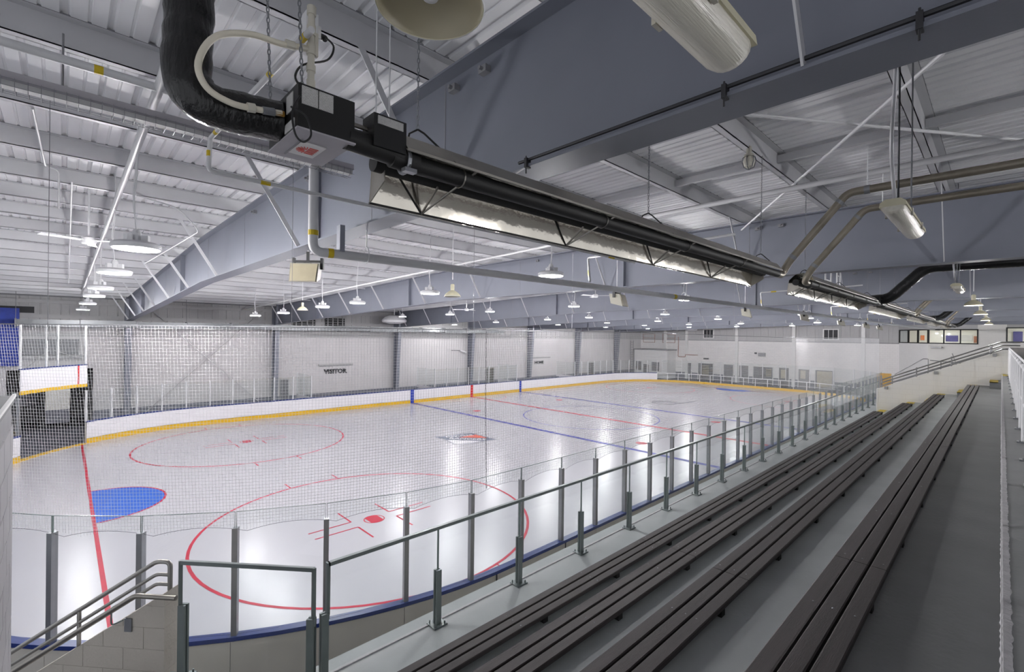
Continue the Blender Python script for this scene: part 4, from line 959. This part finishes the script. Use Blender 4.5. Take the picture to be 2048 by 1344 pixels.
# ------------------------------------------------------------------ speakers along the beam edges
def make_speaker():
    t = thing('loudspeaker', 'x', 'speaker', (0, 0, 0), 'wedge loudspeakers hung above the near boards')
    m = MB(); m.hexa([(-.21, -.2, -.2), (.21, -.2, -.2), (.16, .12, -.12), (-.16, .12, -.12), (-.22, -.12, .1), (.22, -.12, .1), (.17, .16, .12), (-.17, .16, .12)]); m.build('cabinet', 'speaker', t)
    MB().hexa([(-.19, -.212, -.185), (.19, -.212, -.185), (.19, -.203, -.185), (-.19, -.203, -.185), (-.2, -.135, .085), (.2, -.135, .085), (.2, -.12, .085), (-.2, -.12, .085)]).build('grille', 'lamp_in', t)
    MB().box(-.2, .2, -.02, .06, .13, .16).box(-.02, .02, 0, .04, .14, .3).box(-.24, -.2, -.01, .05, .02, .2).box(.2, .24, -.01, .05, .02, .2).build('bracket', 'black', t)
    return t
sp = make_speaker()
for k, (x, y, z, a, lab) in enumerate(((-23.45, -11.95, 6.5, -40, 'nearest beige loudspeaker hung under the first beam'), (-16.3, -12.95, 6.45, 15, 'second beige loudspeaker, under the second beam'), (-8.3, -13.1, 6.45, 20, 'third beige loudspeaker from the camera'), (-2.2, -13.4, 6.48, 20, 'fourth beige loudspeaker from the camera'),
                                       (5.5, -13.25, 6.45, 20, 'fifth beige loudspeaker from the camera'), (12.9, -13.2, 6.45, 20, 'sixth beige loudspeaker from the camera'), (18.6, -13.1, 6.42, 20, 'farthest beige loudspeaker in the row'))):
    o = sp if k == 0 else dup(sp, (x, y, z), R(a), lab); o.location = (x, y, z); o.rotation_euler = (0, 0, R(a)); o['label'] = lab
    c = MB().cyl((0, .02, .28), (0, .02, (zroof(y) if k else zraft(y)) - z + .01), .008, 5).mesh('drop_rod', 'white_paint'); cc = bpy.data.objects.new('drop_rod', c); C.objects.link(cc); cc.parent = o

# ------------------------------------------------------------------ tube heaters over the stand
def chain(m, a, b, L_=.034, w_=.013, r=.0028):
    a = Vector(a); b = Vector(b); d = (b-a); n = max(2, int(d.length/(L_*.78))); d.normalize(); e1 = d.orthogonal().normalized(); e2 = d.cross(e1)
    for i in range(n):
        c = a + (b-a)*((i+.5)/n); e = e1 if i % 2 else e2
        m.tube([c + d*(L_/2)*math.cos(2*PI*j/8) + e*(w_/2)*math.sin(2*PI*j/8) for j in range(8)], r, 4, closed=True)
    return m
# reflector section in the yz plane, relative to (-17.22, 6.40)
SEC = [(-.21, .07), (-.14, .16), (-.04, .205), (.08, .185), (.17, .10), (.20, -.14)]
def heater(x0, x1, label, burner_at, detail=True):
    t = thing('tube_heater', label, 'heater', (x0, -17.22, 6.4), 'radiant tube heaters over the stand'); lo, hi = min(x0, x1), max(x0, x1)
    yc, zc = -17.22, 6.40
    seg = 1.52; n = max(1, round((hi-lo)/seg)); d = (hi-lo)/n
    for nm, m_, of_ in (('hood', 'hood', .004), ('reflector', 'mirror', 0.0)):
        m = MB(); vs = []; fs = []; k = len(SEC); nx = n*4
        for i in range(nx+1):
            xx = lo + (hi-lo)*i/nx
            for (a, b) in SEC:
                q = of_ * 1.0
                wob = 0 if nm == 'hood' else .006*math.sin(xx*5.3 + a*9)
                vs.append((xx, yc + a*(1 + q*2), zc + b + q + (wob if b > -.1 else 0)))
        for i in range(nx):
            for j in range(k-1): fs.append((i*k+j, i*k+j+1, (i+1)*k+j+1, (i+1)*k+j))
        m.add(vs, fs).build(nm, m_, t, True)
    MB().bar((lo, yc+.203, zc-.132), (hi, yc+.203, zc-.132), .012, .014).build('lower_lip', 'tube_black', t)
    MB().bar((lo, yc-.213, zc+.066), (hi, yc-.213, zc+.066), .01, .014).build('upper_lip', 'hood', t)
    for ex in (lo+.005, hi-.005): MB().prism_x([(yc+.03, zc+.06), (yc+.185, zc+.05), (yc+.2, zc-.13), (yc+.03, zc-.04)], ex-.003, ex+.003).build('end_cap', 'hood', t)
    for ty, tz in ((yc-.13, zc+.03), (yc+.06, zc+.055)): MB().cyl((lo-.05, ty, tz), (hi+.05, ty, tz), .05, 16).build('burner_tube', 'tube_black', t, True)
    if detail:
        for i in range(n+1):
            bx = lo + .35 + i*d*.95
            if bx > hi - .1: break
            a = (bx, yc+.2, zc-.13)
            MB().cyl(a, (bx+.12, yc-.21, zc+.07), .007, 6).build('brace_wire', 'steel', t); MB().cyl(a, (bx-.18, yc+.17, zc+.06), .006, 6).build('brace_wire', 'tube_black', t)
            MB().cyl(a, (bx+.0, yc+.02, zc+.0), .008, 6).build('brace_wire', 'steel', t)
            MB().tube(arc3(bx+.05, yc-.13, zc+.03, .054), .005, 5, closed=True).build('tube_clamp', 'steel', t)
    hooks = [lo + .18, (lo+hi)/2 - .28, hi - .28]
    for hx in hooks:
        MB().tube([(hx, yc-.02, zc+.28), (hx+.03, yc-.04, zc+.26), (hx+.13, yc-.21, zc+.07)], .006, 5).tube([(hx, yc-.02, zc+.28), (hx-.03, yc+.02, zc+.26), (hx-.02, yc+.1, zc+.14)], .006, 5).build('hanger_loop', 'tube_black', t)
        if detail: chain(MB(), (hx, yc-.02, zc+.28), (hx, yc-.02, 8.03)).build('chain', 'alu', t)
        else: MB().cyl((hx, yc-.02, zc+.28), (hx, yc-.02, 8.03), .006, 4).build('chain', 'alu', t)
    if burner_at == 'lo' : bxs = (lo-.53, lo-.27); tx = lo
    else: bxs = (hi+.27, hi+.53); tx = hi
    b = MB().box(bxs[0], bxs[1], yc-.18, yc+.22, 6.425, 6.62).build('burner_box', 'box_black', t)
    MB().box(bxs[0]-.005, bxs[1]+.005, yc-.185, yc+.225, 6.417, 6.425).build('box_bottom', 'galv', b)
    mid = (bxs[1], lo-.02) if burner_at == 'lo' else (hi+.02, bxs[0])
    MB().cyl((mid[0]-.02, yc-.13, zc+.06), (mid[1]+.12, yc-.13, zc+.04), .055, 14).build('burner_neck', 'tube_black', t, True)
    return t, b, bxs
def arc3(x, y, z, r): return [(x, y + r*math.cos(2*PI*j/14), z + r*math.sin(2*PI*j/14)) for j in range(14)]
h1, bb, bx1 = heater(-24.96, -19.0, 'nearest long radiant tube heater with polished reflector hanging over the stand', 'lo')
# details of the first burner box
def plate(parent, x0, x1, z0, z1, m_='print'): MB().box(x0, x1, -17.404, -17.4, z0, z1).build('instruction_label', m_, parent)
plate(bb, -25.475, -25.405, 6.53, 6.61); plate(bb, -25.40, -25.335, 6.53, 6.61)
MB().box(-25.494, -25.49, -17.34, -17.26, 6.52, 6.6).build('instruction_label', 'print', bb); MB().box(-25.494, -25.49, -17.36, -17.24, 6.435, 6.475).build('instruction_label', 'print', bb)
# white plate with the red half sunburst under the box
MB().box(-25.43, -25.31, -17.27, -17.09, 6.412, 6.4165).build('maker_plate', 'white_label', bb)
for k in range(9):
    a = R(10 + k*20); c0 = Vector((-25.375, -17.18)); p0 = c0 + Vector((-math.sin(a), math.cos(a)))*.012; p1 = c0 + Vector((-math.sin(a), math.cos(a)))*.045
    MB().bar((p0.x, p0.y, 6.4105), (p1.x, p1.y, 6.4105), .004, .002).build('sun_ray', 'red_print', bb)
for k in range(5): MB().box(-25.372, -25.33, -17.222 + k*.019, -17.214 + k*.019, 6.4095, 6.412).build('sun_bar', 'red_print', bb)
MB().box(-25.435, -25.428, -17.29, -17.05, 6.412, 6.4165).build('plate_strip', 'metal_dark', bb)
# small black igniter housing between the box and the reflector
ig = MB().box(-25.14, -24.96, -17.42, -17.3, 6.44, 6.60).build('igniter_box', 'box_black', h1); MB().box(-25.12, -24.98, -17.424, -17.42, 6.55, 6.59).build('igniter_label', 'print', ig)
MB().cyl((-25.25, -17.34, 6.54), (-25.1, -17.34, 6.54), .012, 8).build('igniter_tube', 'steel', h1)
MB().tube(arc3(-24.93, -17.35, 6.43, .06), .012, 8, closed=True).build('coupling_clamp', 'alu', h1); MB().box(-24.97, -24.9, -17.43, -17.39, 6.355, 6.375).build('clamp_bolt', 'alu', h1)
for x in (-25.46, -25.5):
    y = -17.36 if x == -25.46 else -17.05
    chain(MB(), (x, y, 6.62), (x-.02, y+.1, 8.02)).build('chain', 'alu', h1)
H2 = [(-17.35, -11.6, 'hi', 'second radiant tube heater, starting at the paired exhaust pipes'), (-10.3, -4.3, 'lo', 'third radiant tube heater along the stand'), (-2.9, 2.9, 'hi', 'fourth radiant tube heater along the stand'), (4.3, 9.3, 'lo', 'fifth radiant tube heater along the stand'), (11.6, 17.4, 'hi', 'farthest radiant tube heater along the stand')]
for a, b, e, lab in H2: heater(a, b, lab, e, a < -12)
# black flexible intake duct of the first heater
def duct(name, pts, r, m_, label, cat='duct', n=14, wr=0.0, rad=.16, steps=10):
    P = bend(pts, rad, steps); out = []; rs = []
    for i in range(len(P)-1):
        L_ = (P[i+1]-P[i]).length; k = max(1, int(L_/.03)) if wr else 1
        for j in range(k): out.append(P[i].lerp(P[i+1], j/k))
    out.append(P[-1]); rs = [r*(1 + random.uniform(-wr, wr)) for _ in out]
    return tag(MB().tube(out, rs, n).build(name, m_, None, True), label, cat)
duct('intake_duct', [(-25.49, -17.17, 6.515), (-25.86, -17.12, 6.5), (-25.84, -17.08, 6.9), (-25.80, -17.0, 8.2)], .092, 'duct_black', 'crinkled black flexible intake duct bending up beside the burner box', n=18, wr=.045)
for k, x in enumerate((-10.95, 3.6, 18.0)):
    duct('intake_duct', [(x, -17.2, 6.55), (x, -17.55, 6.56), (x, -18.25, 7.3), (x, -23.5, 7.26)], .13, 'duct_black', 'black flexible duct rising to the right, %s of the three along the far heaters' % ('nearest', 'middle', 'farthest')[k], wr=.03, rad=.2, steps=5)
for k, (x, xe) in enumerate(((-18.72, -18.95), (-17.6, -17.4), (-3.9, -4.2), (-3.1, -3.0), (9.55, 9.35), (11.3, 11.5))):
    lab = ('steel exhaust pipe rising from the end of the nearest heater', 'steel exhaust pipe rising from the start of the second heater', 'steel exhaust pipe at the end of the third heater', 'steel exhaust pipe at the start of the fourth heater', 'steel exhaust pipe at the end of the fifth heater', 'steel exhaust pipe at the start of the farthest heater')[k]
    t = thing('exhaust_pipe', lab, 'pipe', (x, -17.3, 6.45))
    MB().tube(bend([(xe, -17.34, 6.43), (x, -17.34, 6.43), (x, -17.42, 6.6), (x, -18.12, 7.46), (x, -24.0, 7.44)], .09, 5), .05, 14).build('pipe', 'exhaust', t, True)
    for p, q in (((x, -17.47, 6.66), (x, -17.50, 6.70)), ((x, -18.02, 7.34), (x, -18.05, 7.37)), ((x, -18.3, 7.459), (x, -18.36, 7.459)), ((x, -20.4, 7.452), (x, -20.46, 7.452))): MB().cyl(p, q, .056, 14).build('collar', 'alu', t, True)
    for yy in (-18.33, -20.43): MB().cyl((x, yy, 7.5), (x, yy, 8.02), .006, 5).build('hanger', 'white_paint', t)
# gas hose loop, tee and drop pipe
gh = thing('gas_hose', 'beige flexible gas hose looping from the drop pipe to the burner box', 'hose', (-25.5, -17.25, 6.6))
hp = [(-25.42, -17.26, 6.86), (-25.52, -17.26, 6.835), (-25.65, -17.26, 6.82), (-25.78, -17.27, 6.745), (-25.84, -17.28, 6.61), (-25.81, -17.28, 6.52), (-25.72, -17.28, 6.487), (-25.62, -17.28, 6.495), (-25.52, -17.28, 6.51)]
def spline(P, n=6):
    P = [Vector(p) for p in P]; out = []
    for i in range(len(P)-1):
        a, b, c, d = P[max(0, i-1)], P[i], P[i+1], P[min(len(P)-1, i+2)]
        for k in range(n):
            t = k/n; out.append(.5*((2*b) + (c-a)*t + (2*a-5*b+4*c-d)*t*t + (3*b-a-3*c+d)*t**3))
    out.append(P[-1]); return out
MB().tube(spline(hp), .0135, 10).build('hose', 'hose', gh, True)
for a, b, r, m_ in (((-25.60, -17.28, 6.497), (-25.55, -17.28, 6.505), .017, 'alu'), ((-25.55, -17.28, 6.505), (-25.51, -17.28, 6.51), .013, 'brass'), ((-25.66, -17.28, 6.49), (-25.63, -17.28, 6.495), .02, 'fitting'), ((-25.50, -17.26, 6.845), (-25.46, -17.26, 6.85), .019, 'fitting')): MB().cyl(a, b, r, 10).build('coupling', m_, gh)
dp = thing('drop_pipe', 'beige gas drop pipe with tee and valve above the burner box', 'pipe', (-25.385, -17.26, 6.7))
MB().cyl((-25.385, -17.26, 6.69), (-25.385, -17.26, 7.06), .016, 12).build('pipe', 'fitting', dp, True)
for z0, z1, r in ((6.68, 6.72, .02), (6.76, 6.79, .021), (6.84, 6.89, .021), (6.93, 6.98, .02), (7.03, 7.07, .021)): MB().cyl((-25.385, -17.26, z0), (-25.385, -17.26, z1), r, 12).build('collar', 'fitting', dp, True)
MB().cyl((-25.385, -17.26, 6.865), (-25.44, -17.26, 6.855), .014, 10).build('branch', 'fitting', dp); MB().box(-25.372, -25.355, -17.27, -17.25, 6.84, 6.95).build('valve_handle', 'fitting', dp)
oc = thing('outlet_conduit', 'white electrical outlet box with conduit and black plug at the top of the view', 'outlet', (-25.33, -17.1, 7.0))
MB().box(-25.37, -25.31, -17.15, -17.08, 6.93, 7.12).build('box', 'housing', oc); MB().cyl((-25.29, -17.13, 7.03), (-25.28, -17.16, 7.01), .016, 10).build('plug', 'black', oc); MB().box(-25.315, -25.30, -17.16, -17.15, 7.0, 7.06).build('socket', 'white_label', oc)
tag(MB().tube(spline([(-25.28, -17.17, 7.01), (-25.26, -17.22, 6.95), (-25.30, -17.24, 6.86), (-25.42, -17.26, 6.78), (-25.49, -17.36, 6.66), (-25.48, -17.40, 6.6)]), .005, 6).build('power_cord', 'cable_black', None, True), 'black power cord from the outlet down to the burner box', 'cord')
tag(MB().tube(spline([(-25.49, -17.42, 6.55), (-25.53, -17.45, 6.46), (-25.525, -17.47, 6.36), (-25.49, -17.47, 6.335), (-25.455, -17.46, 6.38), (-25.47, -17.44, 6.46), (-25.52, -17.40, 6.50)]), .0045, 6).build('loop_cord', 'cable_black', None, True), 'black cord hanging in a loop below the burner box', 'cord')
tag(MB().tube(spline([(-25.1, -17.12, 6.62), (-24.9, -17.05, 6.70), (-24.6, -16.95, 6.70), (-24.2, -16.9, 6.62), (-23.9, -16.95, 6.66), (-23.68, -17.0, 6.80)]), .006, 6).build('white_cable', 'white_paint', None, True), 'slack white cable from the heater to the first beam', 'cable')

# ------------------------------------------------------------------ pipes, tray and conduits near the camera
def piperun(name, pts, r, label, bands=(), m_='pipe_white', n=12, rad=.1):
    t = thing(name, label, 'pipe', pts[0]); MB().tube(bend(pts, rad, 6), r, n).build('pipe', m_, t, True)
    for a, b in bands: MB().cyl(a, b, r*1.04, n).build('yellow_band', 'yellow_tape', t)
    return t
mp_ = piperun('gas_main', [(-24.12, -13.95, 8.0), (-24.12, -13.95, 6.47), (-23.9, -14.0, 6.47), (33.5, -15.5, 6.45)], .055, 'long grey gas pipe running the length of the stand below the beams', [((-24.12, -13.95, 6.66), (-24.12, -13.95, 6.72)), ((-23.96, -13.99, 6.47), (-23.9, -14.0, 6.47)), ((-15.9, -14.22, 6.4675), (-15.8, -14.22, 6.4675))], rad=.16)
for k, x in enumerate(FR):
    y = -14.0 - (x + 23.9)*1.5/57.4
    MB().tube([(x+.02, y + .07*math.cos(2*PI*j/12), 6.5 + .1*math.sin(2*PI*j/12)) for j in range(12)], .009, 5, closed=True).cyl((x+.02, y, 6.58), (x+.02, y, 6.82), .009, 6).build('clevis_hanger', 'pipe_white', mp_)
MB().box(-23.84, -23.78, -14.05, -13.95, 6.5, 6.82).build('strap', 'beam_lt', mp_)
piperun('gas_branch', [(-25.42, -17.36, 6.9), (-25.48, -15.62, 6.9), (-25.49, -15.62, 6.665), (-19.9, -15.64, 6.655)], .0155, 'white gas branch pipe with yellow bands stepping down behind the burner box', [((-25.423, -17.3, 6.9), (-25.4245, -17.25, 6.9)), ((-25.438, -16.86, 6.9), (-25.4395, -16.81, 6.9)), ((-25.4745, -15.8, 6.9), (-25.476, -15.75, 6.9)), ((-25.4875, -15.62, 6.77), (-25.487, -15.62, 6.81)), ((-25.15, -15.621, 6.664), (-25.08, -15.621, 6.664)), ((-20.6, -15.638, 6.656), (-20.45, -15.638, 6.656))], rad=.04)
piperun('sprinkler_pipe', [(-36, -14.2, 7.72), (-23.8, -14.25, 7.72)], .036, 'white pipe with a yellow band at the upper left edge', [((-26.06, -14.24, 7.72), (-26.0, -14.24, 7.72))])
piperun('sprinkler_pipe', [(-25.64, -15.5, 7.72), (-25.62, -14.3, 7.72), (-25.6, 12, 7.35)], .04, 'long white pipe running across the hall at the upper left', ())
MB().cyl((-25.62, -12.4, 7.72), (-25.62, -12.25, 7.72), .05, 12)
piperun('conduit', [(-26.5, -12, 8.0), (-26.45, -9.5, 8.0), (-26.3, -9.4, 8.0), (-26.3, -9.4, 7.4)], .014, 'thin white conduit bending down under the roof at the far left', (), rad=.2)
piperun('conduit', [(-26.15, -9.0, 7.95), (-26.1, 8.0, 7.5)], .014, 'thin white conduit running across the roof left of the LED lamps', ())
piperun('conduit', [(-25.3, -8.7, 7.97), (-24.6, -8.2, 7.97), (-24.2, -8.0, 7.6), (-24.6, -3.0, 7.4)], .013, 'thin white conduit behind the first LED lamp', (), rad=.2)
piperun('sprinkler_pipe', [(-18.35, -13.0, 7.75), (-18.5, -23.0, 7.75)], .04, 'white sprinkler pipe under the deck beyond the first beam', ())
for k, x in enumerate((-19.3, -10.4, -1.6, 6.5, 14.8)):
    piperun('gas_branch', [(x, -14.35, 6.5), (x, -14.3, 6.95), (x, -16.9, 7.0)], .02, 'thin gas branch pipe rising from the long pipe, %s from the camera' % NTH[k], [((x, -14.33, 6.6), (x, -14.32, 6.72)), ((x, -14.6, 6.955), (x, -14.75, 6.958))], rad=.05)
for k, (x0, y0, x1, y1, z) in enumerate(((-22.9, 9, -15.6, 9, 7.45), (-22.9, 2, -15.6, 2, 7.7), (-22.9, -6, -15.6, -6, 7.95))):
    piperun('sprinkler_pipe', [(x0, y0, z), (x1, y1, z)], .022, 'thin white sprinkler line in the second bay, %s from the far wall' % NTH[k], ())
piperun('sprinkler_pipe', [(-18.2, -13.0, 7.6), (-17.6, 15.8, 7.0)], .03, 'white sprinkler main running across the second bay', ())
# wire cable tray
tr = thing('cable_tray', 'galvanised light strip in a wire cage under the purlins at the upper left', 'tray', (-25, -13.9, 7.5))
MB().box(-29, -23.7, -14.1, -13.93, 7.50, 7.56).build('channel', 'galv', tr); MB().box(-29, -23.7, -14.06, -13.97, 7.455, 7.5).build('tube', 'tray_white', tr)
for z_, y_ in ((7.5, -14.11), (7.44, -14.11), (7.42, -14.02), (7.44, -13.92)): MB().cyl((-29, y_, z_), (-23.7, y_, z_), .003, 4).build('cage_rail', 'metal_dark', tr)
x = -29
while x < -23.7: MB().tube([(x, -14.11, 7.51), (x, -14.11, 7.44), (x, -14.07, 7.42), (x, -13.96, 7.42), (x, -13.92, 7.44), (x, -13.92, 7.5)], .003, 4, caps=False).build('cage_wire', 'metal_dark', tr); x += .075
for x in (-26.62, -26.25, -25.3, -24.4): MB().cyl((x, -14.02, 7.56), (x, -14.02, 8.03), .008, 6).build('hanger_rod', 'metal_dark', tr)
# beam cables on the first beam's bottom flange, clamps
bc = thing('beam_cable', 'dark cable clamped along the lower flange of the nearest beam', 'cable', (-23.65, -17, 6.86))
MB().cyl((-23.64, -22, 6.875), (-23.64, -16.9, 6.875), .012, 6).build('cable', 'letter', bc)
for y in (-17.0, -18.5, -19.3): MB().box(-23.67, -23.62, y-.012, y+.012, 6.81, 6.885).cyl((-23.66, y, 6.765), (-23.66, y, 6.9), .005, 6).build('clamp', 'dark', bc)
# thin hanging wires and rods
for k, (x, y, z0, z1, lab) in enumerate(((-26.35, -12.6, 5.4, 8.05, 'thin cable hanging from the roof at the far left'), (-24.0, -12.9, 5.6, 7.9, 'thin wire dropping to the safety net cable near the first speaker'), (-20.9, -12.97, 5.6, 8.0, 'thin wire dropping to the safety net cable right of the dome pendant'), (-18.1, -12.97, 5.6, 8.0, 'thin wire dropping to the safety net cable beside the hanging lamp'), (-9.0, -12.97, 5.62, 8.0, 'thin wire dropping to the safety net cable under the third beam'))):
    tag(MB().cyl((x, y, z0), (x, y, z1), .0035, 5).build('drop_wire', 'metal_dark'), lab, 'wire')
for k, (x, y) in enumerate(((-24.4, -16.0), (-24.28, -16.0))):
    tag(MB().cyl((x, y, 6.85), (x, y, 7.75), .006, 5).cyl((x, y, 7.75), (x, y, 8.27), .006, 5).build('hanger_wire', 'white_paint'), '%s of the two thin white rods hanging behind the burner box' % ('left', 'right')[k], 'rod')
# white access ladder frame hanging above the third heater's box
lf = thing('hanging_frame', 'white ladder-like pipe frame hanging behind the second heater', 'frame', (-12.5, -16.6, 6.6))
for x in (-13.4, -12.9, -12.3, -12.0): MB().cyl((x, -16.7, 6.55), (x, -16.7, 8.27), .018, 6).build('upright', 'white_paint', lf)
for a, b, z in ((-13.4, -12.9, 6.9), (-12.3, -12.0, 7.1), (-13.4, -12.3, 6.62)): MB().cyl((a, -16.7, z), (b, -16.7, z), .016, 6).build('crossbar', 'white_paint', lf)

# ------------------------------------------------------------------ safety net above the near glass
nt_ = thing('safety_net', 'white mesh safety net hanging from a dark cable above the near-side glass', 'net', (-12, -HW, 2.6))
SN0, SN1 = S_NC + (HL - CR - 19.5), S_NE0 + 3.0        # from x = 19.5 along the near side and round the near corner
def ztop(s): return 5.585 + .03*math.sin((s - SN0)*.22) + max(0, (s - S_NN))*.004
def zbot(s):
    d = 1.22; ph = ((s - SN0) / d) % 1.0; return 2.60 + .085*(1 - (2*ph - 1)**2)
def npos(s, z):
    p, nn = S(s); b = .05*math.sin(s*.9)*math.sin((z - 2.6)/3.0*PI); o_ = .05 + b
    sh = 0.0
    return (p[0] - nn[0]*o_, p[1] - nn[1]*o_, z)
G = .0465; r = .0021
m = MB(); s = SN0
def cord(m, pts, r):
    n = 3; P = [Vector(p) for p in pts]; vs = []; fs = []
    for i, p in enumerate(P):
        t = (P[min(i+1, len(P)-1)] - P[max(i-1, 0)]).normalized(); a = t.orthogonal().normalized(); b = t.cross(a)
        for j in range(n): vs.append(p + (a*math.cos(2*PI*j/n) + b*math.sin(2*PI*j/n))*r)
    for i in range(len(P)-1):
        for j in range(n): fs.append((i*n+j, i*n+(j+1) % n, (i+1)*n+(j+1) % n, (i+1)*n+j))
    m.add(vs, fs)
def edge_in(z):    # right-hand end of the net is drawn in between top and bottom
    u = (z - 2.6)/3.0; return 1.6*math.sin(max(0, min(1, u))*PI)
s = SN0
while s < SN1:
    lean = .25*max(0, min(1, (s - S_NN - 3.5)/5))
    z0, z1 = zbot(s), ztop(s)
    zs = [z0 + (z1-z0)*k/5 for k in range(6)]
    pts = [npos(s + lean*(z - z1)/3.0*1.5, z) for z in zs if s > SN0 + edge_in(z) - 1e-6]
    if len(pts) > 1: cord(m, pts, r)
    s += G
m.build('vertical_cords', 'cord', nt_)['kind'] = 'stuff'
m = MB(); z = 2.72
while z < 5.62:
    pts = []; s = SN0 + edge_in(z)
    while s < SN1: pts.append(npos(s, z + .02*math.sin(s*.35) + (ztop(s) - 5.585)*(z-2.6)/3)); s += .3
    cord(m, pts, r); z += G
m.build('horizontal_cords', 'cord', nt_)['kind'] = 'stuff'
pts = []; s = SN0
while s < SN1: pts.append(npos(s, ztop(s))); s += .3
MB().tube(pts, .008, 5).build('top_cable', 'metal_dark', nt_)
pts = []; s = SN0
while s < SN1: pts.append(npos(s, zbot(s))); s += .122
MB().tube(pts, .0025, 4).build('bottom_rope', 'letter', nt_)
# laced seam rope
sx = S_NC + (HL - CR + 20.6)
for ph in (0, PI): MB().tube([npos(sx + .011*math.sin(k*.55 + ph) - .05*math.sin(k/50), 5.58 - k*.03) for k in range(98)], .003, 5).build('seam_rope', 'letter', nt_)
# wire basket on the floor by the corner boards
wk = thing('wire_basket', 'wire mesh basket on the floor behind the corner boards below the stand', 'basket', (-24.0, -13.9, 0))
for k in range(9):
    xx = -24.5 + k*.09; MB().tube([(xx, -13.75, .0), (xx, -13.75, .62), (xx, -13.35, .62), (xx, -13.35, 0)], .005, 4).build('wire', 'galv', wk)
for z_ in (.1, .23, .36, .49, .62): MB().tube([(-24.5, -13.75, z_), (-23.78, -13.75, z_), (-23.78, -13.35, z_), (-24.5, -13.35, z_)], .005, 4, closed=True).build('wire', 'galv', wk)
